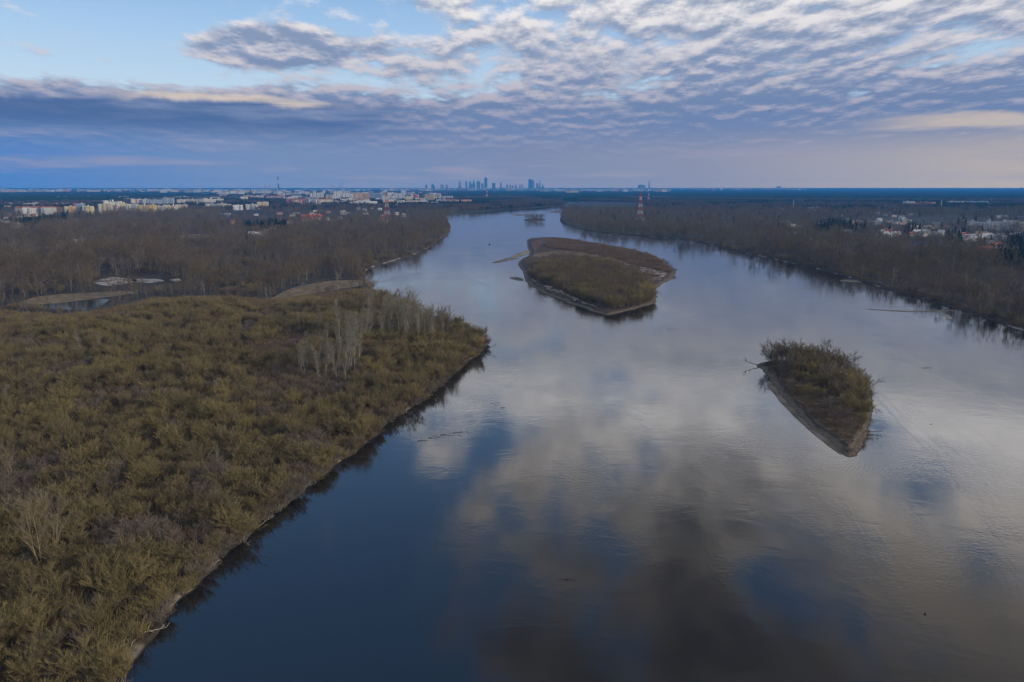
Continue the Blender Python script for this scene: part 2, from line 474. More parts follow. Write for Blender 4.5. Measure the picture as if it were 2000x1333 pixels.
ZT = 1.5
RINGS = [(-1.2, -0.6), (0.0, 0.0), (0.8, 0.6), (2.0, 1.1), (3.6, ZT)]
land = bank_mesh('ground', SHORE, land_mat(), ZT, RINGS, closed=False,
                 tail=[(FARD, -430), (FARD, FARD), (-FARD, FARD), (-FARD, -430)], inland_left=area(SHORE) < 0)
tag(land, 'brown riverside ground reaching to the far horizon', kind='structure')
isle_m = ground_mat('island_soil', (0.085, 0.058, 0.042), (0.16, 0.125, 0.085), (0.15, 0.122, 0.085), (0.045, 0.033, 0.026), 1.6)
for line, lab, zt, rg in ((S_BIG, 'broad shield shaped island in the middle of the river', 1.4, [(-1.0, -0.6), (0, 0), (1.4, 0.5), (3.2, 0.9), (5.0, 1.4)]),
                          (S_SMALL, 'small narrow wooded island with a pale mud edge', 1.3, [(-0.8, -0.6), (0, 0), (1.0, 0.4), (2.2, 0.8), (3.4, 1.3)]),
                          (S_FAR, 'tiny round wooded islet far up the river', 1.2, [(-1.0, -0.6), (0, 0), (3, 0.4), (6, 1.2)])):
    o = bank_mesh('island', line, isle_m, zt, rg, True, None, area(line) > 0, 5)
    tag(o, lab, kind='structure')

# ---------------------------------------------------------------- water
def water_mat(name, rip=1.0, spec=0.85):
    m, nt, b = new_mat(name)
    g = nt.nodes.new('ShaderNodeNewGeometry')
    pos = g.outputs['Position']
    mp = nt.nodes.new('ShaderNodeMapping'); mp.inputs['Scale'].default_value = (0.7, 1.0, 1.0); mp.inputs['Rotation'].default_value = (0, 0, 0.5)
    nt.links.new(pos, mp.inputs[0])
    mp2 = nt.nodes.new('ShaderNodeMapping'); mp2.inputs['Scale'].default_value = (1.0, 0.30, 1.0); mp2.inputs['Rotation'].default_value = (0, 0, -0.25)
    nt.links.new(pos, mp2.inputs[0])
    w1 = fbm(nt, mp.outputs[0], 0.9, 3, 0.55, 0.4)
    w2 = fbm(nt, mp.outputs[0], 0.12, 3, 0.5, 0.8)
    patch = fbm(nt, pos, 0.012, 4, 0.6, 1.2)
    wv = nt.nodes.new('ShaderNodeTexWave'); wv.inputs['Scale'].default_value = 0.33; wv.inputs['Distortion'].default_value = 6.0
    wv.inputs['Detail'].default_value = 2.0; wv.inputs['Detail Scale'].default_value = 0.35
    nt.links.new(mp.outputs[0], wv.inputs[0])
    amt = patch.ss(0.46, 0.68) * 1.0 + 0.15
    seam = fbm(nt, mp2.outputs[0], 0.02, 4, 0.6, 2.2)
    h = w1 * 0.028 * amt + w1 * seam.ss(0.50, 0.62) * seam.ss(0.76, 0.64) * 0.022 + w2 * 0.030 + E(nt, wv.outputs[1]) * 0.010 * patch.ss(0.55, 0.72)
    bp = nt.nodes.new('ShaderNodeBump'); bp.inputs['Strength'].default_value = 1.0; bp.inputs['Distance'].default_value = rip
    nt.links.new(h.s, bp.inputs['Height']); nt.links.new(bp.outputs[0], b.inputs['Normal'])
    b.inputs['Base Color'].default_value = (0.012, 0.011, 0.010, 1)
    b.inputs['Roughness'].default_value = 0.07
    b.inputs['IOR'].default_value = 1.45
    b.inputs['Specular IOR Level'].default_value = spec
    if spec < .3: b.inputs['IOR'].default_value = 1.10
    return m
wm = water_mat('river_water')
wv_, wf_ = [], []
xs = [-2600, -600, 0, 600, 2600]; ys = [-415, 0, 400, 1200, 2600, 5200]
for yy in ys:
    for xx in xs: wv_.append((xx, yy, 0.0))
for j in range(len(ys) - 1):
    for i in range(len(xs) - 1):
        a = j * len(xs) + i; wf_.append((a, a + 1, a + 1 + len(xs), a + len(xs)))
water = mesh_obj('river_water', wv_, wf_, wm)
tag(water, 'wide calm river mirroring the clouds', kind='structure')

def sheet(name, pts, mat, z, label, rough=1.0, seed=0.0, closed_step=None, inside_of=None):
    if inside_of:
        cx, cy = sum(p[0] for p in inside_of) / len(inside_of), sum(p[1] for p in inside_of) / len(inside_of)
    line = smooth_line(pts, closed_step or (lambda y: max(1.0, y * 0.004)), lambda y: max(0.5, y * 0.0016) * rough, True, seed)
    if inside_of:
        def pull(x, y):
            for _ in range(30):
                if inside([x], [y], inside_of)[0] and edge_dist([x], [y], inside_of)[0] > 6.2: break
                x, y = x + (cx - x) * .03, y + (cy - y) * .03
            return x, y
        line = [pull(x, y) for x, y in line]
    vs = [Vector((x, y, z)) for x, y in line]
    tr = tessellate_polygon([vs])
    F = []
    for t in tr:
        a, b, c = (vs[k] for k in t)
        F.append(t if (b.x - a.x) * (c.y - a.y) - (b.y - a.y) * (c.x - a.x) > 0 else t[::-1])
    o = mesh_obj(name, vs, F, mat)
    tag(o, label, kind='structure')
    return line

def sand_mat(name, c0, c1, s=0.08):
    m, nt, b = new_mat(name)
    g = nt.nodes.new('ShaderNodeNewGeometry')
    f = fbm(nt, g.outputs['Position'], s, 6, 0.65)
    nt.links.new(mixc(nt, f.ss(0.38, 0.62), c0, c1), b.inputs['Base Color'])
    b.inputs['Roughness'].default_value = 0.95
    return m
sand = sand_mat('sand', (0.15, 0.122, 0.090), (0.29, 0.25, 0.20))
wet = sand_mat('wet_sand', (0.10, 0.085, 0.065), (0.20, 0.17, 0.13))
tan = sand_mat('dry_grass', (0.13, 0.095, 0.055), (0.22, 0.165, 0.10), 0.15)
pinkish = sand_mat('bare_meadow', (0.070, 0.048, 0.043), (0.150, 0.105, 0.092), 0.10)
pale = sand_mat('pale_sand', (0.30, 0.27, 0.24), (0.48, 0.44, 0.40), 0.05)

CLEAR = []           # polygons on the ground where no trees grow
def clear(px, z=ZT): CLEAR.append(poly_px(px, z)); return CLEAR[-1]
sheet('meadow', clear([(530,583),(562,566),(600,556),(650,549),(700,547),(712,551),(704,558),(660,566),(610,574),(560,582)]), tan, ZT + .012, 'tan grassy spit beside the creek mouth', seed=11)
sheet('meadow', clear([(470,690),(505,672),(560,655),(600,650),(622,655),(600,668),(585,684),(560,700),(510,712),(478,708)]), pinkish, ZT + .012, 'bare pinkish clearing among the willows', seed=12)
sheet('meadow', clear([(735,640),(765,628),(782,632),(768,646),(740,648)]), pinkish, ZT + .012, 'small bare patch between the pale poplars', seed=13)
sheet('beach', clear([(40,592),(75,580),(130,574),(190,571),(250,569),(262,573),(215,580),(150,588),(90,594)]), tan, ZT + .012, 'tan grassy strip along the pond', seed=14)
clear([(42,597),(95,594),(150,589),(205,583),(236,581),(228,590),(205,602),(180,612),(120,611),(60,606)])
POND = poly_px([(46,598),(95,594.5),(150,589.5),(196,585),(214,585),(206,592),(190,600),(172,605),(120,604.5),(62,603)], ZT)
pond_m = water_mat('pond_water', 1.0, 0.12)
sheet('pond_water', POND, pond_m, ZT + .02, 'small dark pond behind the willow thicket', seed=15)
clear([(186,551),(205,543),(235,539),(290,539),(345,543),(356,549),(320,555),(250,558),(205,558)])
clear([(194,520),(210,520),(216,540),(200,546)])
dull = sand_mat('dull_sand', (0.12, 0.095, 0.075), (0.42, 0.385, 0.345), 0.07)
sheet('sand_clearing', poly_px([(186,551),(200,545),(222,542),(244,544),(268,548),(254,554),(225,558),(198,557)], ZT), dull, ZT + .012, 'largest pale sandy patch in the clearing', 4.5, seed=16)
sheet('sand_clearing', poly_px([(264,547),(285,544),(312,545),(322,549),(300,552),(276,551)], ZT), dull, ZT + .012, 'second pale sandy patch beside the clearing', 4.5, seed=26)
sheet('sand_clearing', poly_px([(330,547),(346,545),(353,549),(342,551)], ZT), dull, ZT + .012, 'smallest pale sandy patch at the wood edge', 4.0, seed=27)
sheet('sand_clearing', clear([(30,487),(60,482),(115,481),(112,484),(60,488),(34,490)]), pale, ZT + .012, 'pale strip of sand between two woods', seed=18)
sheet('sand_clearing', clear([(350,462),(375,458),(405,459),(408,464),(380,466),(355,466)]), pale, ZT + .012, 'pale gravel yard beyond the wood', seed=19)
sheet('creek_water', clear([(530,578),(556,564),(590,553),(640,546.4),(700,546.4),(700,547.6),(645,547.8),(598,555),(562,566.5),(534,580.5)]), pond_m, ZT + .02, 'narrow dark creek running to the river', 0.5, seed=20)
sheet('meadow', clear([(1930,486),(1960,483),(2010,482),(2010,490),(1960,491),(1935,490)]), sand_mat('grass_field', (0.10, 0.10, 0.05), (0.16, 0.15, 0.08)), ZT + .012, 'pale green field among houses', seed=21)
sheet('track', clear([(1515,425),(1530,428),(1546,436),(1556,448),(1568,459),(1580,462),(1566,463),(1548,452),(1538,440),(1520,430)]), sand, ZT + .012, 'pale flood bank road along the wood', 0.5, seed=22)
clear([(640,549),(716,541),(720,556),(700,556)])
clear([(180,552),(360,550),(392,562),(330,570),(262,573),(190,571)])
# sandbars in the river
for i, (px, mt, lab) in enumerate((
    ([(961,514),(978,508),(1000,503),(1012,505),(992,510),(975,514)], wet, 'thin sandbar trailing off the broad island'),
    ([(1000,501),(1015,494),(1034,488),(1036,494),(1022,500),(1006,505)], sand, 'pale sandbar joined to the broad island'),
    ([(994,543),(1006,541),(1022,545),(1022,549),(1008,548)], wet, 'dark mud bar beside the broad island'),
    ([(1000,419.6),(1024,419),(1026,421.5),(1008,421.6)], wet, 'reddish sandbar joined to the tiny islet'),
    ([(1070,414.6),(1086,411.6),(1099,411),(1099,416),(1082,416)], wet, 'reddish sandbar under the far wooded point'),
    ([(1546,514),(1565,512.5),(1582,514),(1576,517.5),(1550,517)], wet, 'small mud bar along the wooded bank'),
    ([(1640,548),(1668,546.5),(1704,549),(1690,552),(1655,551.5)], wet, 'long mud bar under the wooded bank'),
    ([(1690,604),(1740,606),(1800,608),(1868,606),(1868,608),(1800,610),(1735,607.8)], wet, 'long thin mud spit across the reflections'),
    ([(1837,614.5),(1848,614.5),(1857,619),(1858,623.5),(1846,624),(1851,620)], sand, 'hooked pale sandbar beside the mud spit'),
    ([(1724,559.5),(1734,559),(1736,563),(1728,564)], sand, 'tiny pale bar at the foot of the bank'),
    ([(1340,468),(1362,465.5),(1400,471),(1400,476),(1366,474)], tan, 'grassy shelf under the wooded bank'))):
    sheet('sandbar', poly_px(px), mt, 0.05 + 0.004 * i, lab, 0.7, 30 + i)
sheet('mud_shelf', poly_px([(1506,747),(1532,780),(1570,819),(1604,848),(1640,878),(1640,887),(1600,857),(1564,826),(1524,785),(1500,752)]), wet, 0.10, 'pale mud strip along the small island', 0.5, seed=50)
# bare light ground on the broad island
for i, (px, mt, lab) in enumerate((
    ([(1050,469),(1078,467),(1078,474),(1060,478),(1048,486),(1044,496),(1036,488),(1036,474)], pinkish, 'sandy shoulder of the broad island'),
    ([(1170,506),(1200,502),(1240,505),(1246,512),(1220,518),(1180,514)], sand, 'pale sand streak across the island'),
    ([(1215,522),(1262,522),(1300,528),(1312,538),(1296,549),(1262,560),(1268,545),(1290,538),(1240,530)], sand, 'pale sand at the island point'),
    ([(1030,548),(1050,556),(1075,560),(1110,574),(1150,594),(1165,603),(1140,602),(1086,584),(1044,568),(1026,554)], sand, 'pale sand along the near edge of the island'),
    ([(1045,497),(1100,490),(1170,496),(1166,502),(1100,498),(1050,503)], tan, 'dry grass strip over the island'))):
    sheet('sand_patch', poly_px(px, 1.4), mt, 1.415 + 0.004 * i, lab, 1.6, 60 + i, None, S_BIG)
sheet('sand_patch', poly_px([(1640,868),(1668,850),(1690,852),(1680,872),(1664,886),(1650,884)], 1.3), tan, 1.315, 'dry grass on the tip of the small island', 1.2, 70, None, S_SMALL)
# ---------------------------------------------------------------- trees
def jit(d, k): return (d + Vector((R.gauss(0, k), R.gauss(0, k), R.gauss(0, k)))).normalized()
UP = Vector((0, 0, 1))

def willow(H=8.0, spread=1.0, stems=12, br=13, tw=26, tl=1.0, twd=0.036, upb=0.5, stem_r=0.10):
    """many-stemmed bare willow: (stems, twigs)"""
    S, T = MB(), MB()
    for s in range(stems):
        a = 2 * math.pi * (s + R.random() * .8) / stems
        tilt = RAD(R.uniform(10, 46)) * spread
        d = Vector((math.cos(a) * math.sin(tilt), math.sin(a) * math.sin(tilt), math.cos(tilt)))
        L = H * R.uniform(0.55, 0.80)
        p = Vector((math.cos(a) * .3, math.sin(a) * .3, -0.2)); pts = [p]
        for k in range(5):
            d = jit(d + UP * 0.07, 0.09); p = p + d * (L / 5); pts.append(p)
        S.tube(pts, [stem_r * R.uniform(.7, 1.3) * (1 - 0.16 * k) for k in range(6)], 3)
        for b in range(br):
            t = R.uniform(0.28, 1.0); q = pts[min(int(t * 5), 4)].lerp(pts[min(int(t * 5) + 1, 5)], t * 5 % 1)
            bd = jit(d * 0.7 + Vector((R.gauss(0, .7), R.gauss(0, .7), R.uniform(0, .8))), .15)
            bl = H * R.uniform(0.16, 0.30) * (1.2 - 0.4 * t)
            q2 = q + bd * bl * R.uniform(.6, 1.5)
            S.tube([q, q2], [stem_r * .35, stem_r * .12], 3, cap=False)
            for w in range(tw):
                u = R.random() ** .6
                td = jit(bd * .8 + UP * upb, .38)
                T.blade(q.lerp(q2, u), td, tl * R.uniform(.55, 1.3), twd * R.uniform(.7, 1.3))
    return S, T

def tall_tree(H=20.0, limbs=16, sub=5, tw=9, spread=0.30, t0=0.25, ang=(30, 60), tl=1.5, twd=0.09, r0=0.28, forks=1):
    S, T = MB(), MB()
    for f in range(forks):
        d = jit(UP, 0.05 if forks == 1 else 0.16); p = Vector((R.gauss(0, .25) * (forks > 1), R.gauss(0, .25) * (forks > 1), -0.3)); pts = [p]
        n = 7
        for k in range(n):
            d = jit(d + UP * .25, .07); p = p + d * (H * .9 / n); pts.append(p)
        S.tube(pts, [r0 * (1 - .125 * k) / (forks ** .4) for k in range(n + 1)], 4)
        for l in range(limbs):
            t = t0 + (1 - t0) * ((l + R.random()) / limbs); i = min(int(t * n), n - 1)
            q = pts[i].lerp(pts[i + 1], t * n - i)
            an = RAD(R.uniform(*ang)); a = R.random() * 6.283
            ld = Vector((math.cos(a) * math.sin(an), math.sin(a) * math.sin(an), math.cos(an)))
            L = H * spread * R.uniform(.7, 1.15) * (0.45 + 0.9 * math.sin(math.pi * min(1, (1 - t) * .75 + .18)))
            q1 = q + ld * L * .5; ld2 = jit(ld + UP * .35, .12); q2 = q1 + ld2 * L * .5
            r1 = r0 * .32 * (1.15 - t)
            S.tube([q, q1, q2], [r1, r1 * .7, r1 * .25], 3, cap=False)
            for s in range(sub):
                u = R.uniform(.25, 1.0)
                b = q.lerp(q1, u * 2) if u < .5 else q1.lerp(q2, u * 2 - 1)
                bd = jit(ld2 * .8 + UP * .35, .4); bl = L * R.uniform(.25, .5); b2 = b + bd * bl
                S.tube([b, b2], [r1 * .35, r1 * .12], 3, cap=False)
                for w in range(tw):
                    td = jit(bd * .7 + UP * .35, .42)
                    T.blade(b.lerp(b2, R.random() ** .6), td, tl * R.uniform(.5, 1.3), twd * R.uniform(.7, 1.3))
    return S, T

def conifer(H=16.0, levels=22, per=9):
    S, T = MB(), MB()
    S.tube([(0, 0, -.3), (0, 0, H * .6), (0, 0, H)], [.25, .14, .03], 4)
    for l in range(levels):
        t = l / levels; z = H * (.12 + .88 * t); rad = H * .21 * (1 - t) ** .8 * R.uniform(.75, 1.15) + .25
        for k in range(per):
            a = R.random() * 6.283
            d = Vector((math.cos(a), math.sin(a), -R.uniform(.05, .55))).normalized()
            for w in range(3):
                T.blade(Vector((0, 0, z)) + d * rad * R.uniform(0, .35), jit(d, .22), rad * R.uniform(.6, 1.0), .75 * R.uniform(.6, 1.3))
    return S, T

def pine(H=17.0):
    S, T = MB(), MB()
    S.tube([(0, 0, -.3), (R.gauss(0, .2), R.gauss(0, .2), H * .6), (0, 0, H * .95)], [.24, .16, .05], 4)
    for k in range(26):
        c = Vector((R.gauss(0, 1.5), R.gauss(0, 1.5), H * R.uniform(.55, 1.0)))
        for w in range(18):
            T.blade(c, jit(UP * .4, .7), R.uniform(.5, 1.1), .55)
    return S, T

def clump(n=11, size=34.0, h=(10, 17), fan=34, con=False, fat=1.0):
    """a patch of far woodland"""
    T = MB()
    for i in range(n):
        x, y, H = R.uniform(-.5, .5) * size, R.uniform(-.5, .5) * size, R.uniform(*h)
        rr = (R.uniform(3.2, 5.0) if not con else R.uniform(2.2, 3.4)) * fat
        for k in range(fan):
            a, zz = R.random() * 6.283, R.random()
            prof = math.sin(math.pi * (.18 + .8 * zz)) if not con else (1.08 - zz)
            p = Vector((x + math.cos(a) * rr * prof * R.uniform(.3, 1), y + math.sin(a) * rr * prof * R.uniform(.3, 1), H * (.12 + .8 * zz)))
            T.blade(p, jit(UP * 1.0 + Vector((math.cos(a), math.sin(a), 0)) * .6, .35), R.uniform(2.2, 4.2), R.uniform(1.3, 2.4) * fat)
    return T

def tuft(n=55, h=1.1, w=0.10, spread=.9):
    T = MB()
    for i in range(n):
        a = R.random() * 6.283; r = R.random() ** .5 * spread
        T.blade(Vector((math.cos(a) * r, math.sin(a) * r, -.05)), jit(UP + Vector((math.cos(a), math.sin(a), 0)) * .45 * r, .22), h * R.uniform(.5, 1.3), w * R.uniform(.7, 1.4))
    return T

M_WILLOW = twig_mat('willow_twigs', [(0.134, 0.109, 0.071), (0.174, 0.141, 0.073), (0.205, 0.166, 0.075), (0.236, 0.190, 0.077), (0.290, 0.234, 0.086)])
M_WSTEM = twig_mat('willow_bark', [(0.115, 0.096, 0.064), (0.192, 0.154, 0.102)])
M_GREY = twig_mat('grey_twigs', [(0.125, 0.098, 0.076), (0.170, 0.135, 0.104), (0.215, 0.176, 0.138)])
M_GSTEM = twig_mat('grey_bark', [(0.141, 0.122, 0.102), (0.230, 0.205, 0.179)])
M_BARE = twig_mat('bare_twigs', [(0.080, 0.058, 0.042), (0.112, 0.082, 0.054), (0.140, 0.106, 0.066), (0.125, 0.090, 0.066), (0.165, 0.122, 0.066)])
M_BSTEM = twig_mat('bare_bark', [(0.085, 0.070, 0.056), (0.135, 0.115, 0.092), (0.20, 0.175, 0.145)])
M_POP = twig_mat('poplar_twigs', [(0.150, 0.136, 0.103), (0.195, 0.178, 0.134), (0.235, 0.214, 0.158)])
M_PSTEM = twig_mat('poplar_bark', [(0.27, 0.255, 0.205), (0.40, 0.375, 0.315)])
M_TSTEM = twig_mat('yellow_bark', [(0.20, 0.15, 0.09), (0.30, 0.24, 0.16)])
M_TTWIG = twig_mat('yellow_twigs', [(0.16, 0.13, 0.09), (0.21, 0.18, 0.13)])
M_CON = twig_mat('conifer_needles', [(0.014, 0.026, 0.020), (0.024, 0.040, 0.026), (0.030, 0.048, 0.030)])
M_CSTEM = twig_mat('conifer_bark', [(0.08, 0.055, 0.04), (0.12, 0.08, 0.055)])
M_FARW = twig_mat('far_bare_wood', [(0.075, 0.055, 0.050), (0.105, 0.078, 0.062), (0.125, 0.098, 0.070)])
M_BRUSH = twig_mat('low_brush', [(0.105, 0.070, 0.050), (0.150, 0.105, 0.066), (0.190, 0.140, 0.085)])
M_REED = twig_mat('dead_reed', [(0.17, 0.14, 0.10), (0.24, 0.205, 0.16), (0.31, 0.28, 0.24)])

M_GREY2 = twig_mat('grey_wood_twigs', [(0.105, 0.085, 0.070), (0.138, 0.115, 0.094), (0.175, 0.150, 0.122)])
M_OLIVE = twig_mat('olive_wood_twigs', [(0.100, 0.080, 0.050), (0.140, 0.112, 0.062), (0.165, 0.135, 0.075)])
class Proto:
    def __init__(self, kind, fn, mstem, mtwig):
        S, T = fn()
        self.kind = kind
        def me(mb, nm, m):
            o = mb.build(nm, m, link=False); me_ = o.data; bpy.data.objects.remove(o); return me_
        self.stem, self.crown = me(S, 'trunk', mstem), me(T, 'crown', mtwig)
        V = S.v + T.v; b = len(S.v)
        F = S.f + [tuple(i + b for i in f) for f in T.f]
        self.joint = (V, F, [0] * len(S.f) + [1] * len(T.f), [mstem, mtwig])
    def flat(self, nm):
        V, F, mi, ms = self.joint
        return mesh_obj(nm, V, F, mats=ms, midx=mi, link=False)

def protos(kind, n, fn, ms, mt): return [Proto(kind, fn, ms, mt) for _ in range(n)]
P_WIL = protos('willow_shrub', 6, lambda: willow(8.0 * R.uniform(.9, 1.1), R.uniform(.75, 1.05), upb=.75), M_WSTEM, M_WILLOW)
P_GRY = protos('bare_shrub', 4, lambda: willow(6.5, 1.0, 10, 11, 23, .85, .036, .5, .07), M_GSTEM, M_GREY)
P_TALL = protos('bare_tree', 4, lambda: tall_tree(19.0, 19, 6, 11, R.uniform(.28, .37), .2, (28, 66), 1.4, .07), M_BSTEM, M_BARE)
P_POP = protos('pale_poplar', 5, lambda: tall_tree(21.0, 26, 6, 9, .16, .22, (12, 36), 1.4, .068, .16, 1), M_PSTEM, M_POP)
P_BIG = protos('branching_tree', 2, lambda: tall_tree(24.0, 13, 6, 10, .30, .22, (22, 52), 1.5, .085, .42, 2), M_TSTEM, M_TTWIG)
P_CON = protos('conifer_tree', 2, conifer, M_CSTEM, M_CON) + protos('conifer_tree', 1, pine, M_CSTEM, M_CON)
# lighter ones for the masses
def lite(): return tall_tree(17.0, 15, 5, 8, R.uniform(.30, .42), .18, (30, 72), 1.7, .15, .24)
L_TALL = protos('bare_tree', 3, lite, M_BSTEM, M_BARE) + protos('bare_tree', 3, lite, M_GSTEM, M_GREY2) + protos('bare_tree', 3, lite, M_BSTEM, M_OLIVE)
L_SHR = protos('bare_shrub', 3, lambda: willow(8.0, 1.1, 6, 7, 9, 1.6, .16, .4, .12), M_BSTEM, M_BARE)
L_BIR = protos('bare_tree', 2, lambda: tall_tree(17.0, 13, 5, 7, .22, .35, (20, 50), 1.5, .12, .17), M_PSTEM, M_GREY2)
L_WIL = protos('willow_shrub', 3, lambda: willow(8.0, 1.1, 6, 7, 10, 1.5, .14, .45, .12), M_WSTEM, M_WILLOW)

PARTED = set()
def plant(proto, x, y, z, h, rz, label, group, cat, parts=True, sq=1.0):
    """one tree: an Empty at its foot with trunk and crown under it"""
    base = max(v[2] for v in proto.joint[0])
    s = h / base
    o = empty(proto.kind, (x, y, z), rz, (s * sq, s * sq, s)); o.rotation_euler = (R.gauss(0, .055), R.gauss(0, .055), rz)
    tag(o, label, cat, group)
    for nm, me_ in (('trunk', proto.stem), ('crown', proto.crown)):
        c = bpy.data.objects.new(nm, me_); COL.objects.link(c); c.parent = o
    return o

def stuff_scatter(name, items, objs, label):
    """items: (x, y, z, scale, rz, index) - one object that carries a whole mass"""
    c = bpy.data.collections.new(name + '_kinds')
    for i, o in enumerate(objs):
        o.name = '%s_kind_%03d' % (name, i); c.objects.link(o)
    A = np.array(items, dtype=np.float32)
    me = bpy.data.meshes.new(name); me.vertices.add(len(A))
    me.vertices.foreach_set('co', A[:, :3].ravel())
    a = me.attributes.new('scl', 'FLOAT', 'POINT'); a.data.foreach_set('value', A[:, 3].copy())
    a = me.attributes.new('rot', 'FLOAT_VECTOR', 'POINT'); rv = np.zeros((len(A), 3), np.float32); rv[:, 2] = A[:, 4]; a.data.foreach_set('vector', rv.ravel())
    a = me.attributes.new('pick', 'INT', 'POINT'); a.data.foreach_set('value', A[:, 5].astype(np.int32))
    me.update()
    o = bpy.data.objects.new(name, me); COL.objects.link(o)
    ng = bpy.data.node_groups.new(name, 'GeometryNodeTree')
    ng.interface.new_socket('Geometry', in_out='INPUT', socket_type='NodeSocketGeometry')
    ng.interface.new_socket('Geometry', in_out='OUTPUT', socket_type='NodeSocketGeometry')
    gi, go = ng.nodes.new('NodeGroupInput'), ng.nodes.new('NodeGroupOutput')
    ip = ng.nodes.new('GeometryNodeInstanceOnPoints'); ci = ng.nodes.new('GeometryNodeCollectionInfo')
    ci.inputs['Collection'].default_value = c; ci.inputs['Separate Children'].default_value = True; ci.inputs['Reset Children'].default_value = True
    def na(nm, t):
        n = ng.nodes.new('GeometryNodeInputNamedAttribute'); n.data_type = t; n.inputs['Name'].default_value = nm
        return n.outputs['Attribute']
    ng.links.new(gi.outputs[0], ip.inputs['Points']); ng.links.new(ci.outputs[0], ip.inputs['Instance'])
    ip.inputs['Pick Instance'].default_value = True
    ng.links.new(na('pick', 'INT'), ip.inputs['Instance Index'])
    ng.links.new(na('rot', 'FLOAT_VECTOR'), ip.inputs['Rotation']); ng.links.new(na('scl', 'FLOAT'), ip.inputs['Scale'])
    ng.links.new(ip.outputs[0], go.inputs[0])
    md = o.modifiers.new('scatter', 'NODES'); md.node_group = ng
    tag(o, label, kind='stuff')
    return o

# ---------------------------------------------------------------- where things grow
def grid(x0, x1, y0, y1, s, j=0.45):
    gx, gy = np.meshgrid(np.arange(x0, x1, s), np.arange(y0, y1, s))
    rs = np.random.RandomState(int(y0 + s * 10) % 9999)
    gx = gx + rs.uniform(-j, j, gx.shape) * s; gy = gy + rs.uniform(-j, j, gy.shape) * s
    return gx.ravel(), gy.ravel()
def vis(x, y, pad=0.70): return (np.abs(x) < pad * y + 25)
def on_land(x, y, margin=4.0):
    ok = ~inside(x, y, RIVER)
    near = edge_dist(x, y, RIVER) < margin
    return ok & ~near
def clears(x, y, margin=0.0):
    bad = np.zeros(x.shape, bool)
    for p in CLEAR: bad |= inside(x, y, p)
    return bad
def snoise(x, y, s, seed=0.0):
    return np.array([mnoise.noise(Vector((a * s, b * s, seed))) for a, b in zip(x, y)])

# the willow flats on the near bank end at this line; taller woods stand beyond
FLATS = poly_px([(-420, 640), (-60, 606), (40, 612), (130, 618), (215, 606), (300, 585), (420, 580), (520, 588), (600, 580), (716, 565), (740, 578), (850, 626), (1000, 668), (1000, 760), (620, 1333)], ZT) + [(60, -200), (-400, -200)]

THICK = poly_px([(-420, 660), (-60, 626), (40, 634), (130, 640), (215, 626), (300, 603), (420, 597), (520, 606), (600, 600), (700, 588), (720, 580), (740, 582), (850, 626), (1000, 668), (1000, 760), (620, 1333)], ZT) + [(60, -200), (-400, -200)]
# occupied ground (buildings add to this before the woods are laid)
FOOT = []            # (x, y, radius)
# ---------------------------------------------------------------- buildings
_wm = {}
def wall_mat(c, win=(0.07, 0.09, 0.12), px=3.4, pz=3.0):
    key = tuple(round(q, 3) for q in c) + (px,)
    if key in _wm: return _wm[key]
    m, nt, b = new_mat('facade')
    tc = nt.nodes.new('ShaderNodeTexCoord'); sp = nt.nodes.new('ShaderNodeSeparateXYZ')
    nt.links.new(tc.outputs['Object'], sp.inputs[0])
    x, y, z = (E(nt, sp.outputs[i]) for i in range(3))
    fx = ((x + y) / px).fn('FRACT'); fz = (z / pz).fn('FRACT')
    w = fx.fn('GREATER_THAN', 0.3) * fx.fn('LESS_THAN', 0.72) * fz.fn('GREATER_THAN', 0.32) * fz.fn('LESS_THAN', 0.74)
    f = fbm(nt, tc.outputs['Object'], 0.12, 3, 0.6)
    base = mixc(nt, f.ss(0.3, 0.7), tuple(q * 0.86 for q in c), c)
    nt.links.new(mixc(nt, w * 0.85, base, win), b.inputs['Base Color'])
    b.inputs['Roughness'].default_value = 0.7
    _wm[key] = m
    return m

WHITE, CREAM, YEL, ORG, RED, BRN, GRY, BLU = (0.60, 0.58, 0.55), (0.56, 0.51, 0.38), (0.58, 0.45, 0.19), (0.54, 0.29, 0.13), (0.36, 0.09, 0.075), (0.26, 0.16, 0.12), (0.33, 0.35, 0.37), (0.22, 0.30, 0.39)
RROOF, DROOF, LROOF = (0.23, 0.08, 0.06), (0.08, 0.08, 0.09), (0.28, 0.28, 0.29)

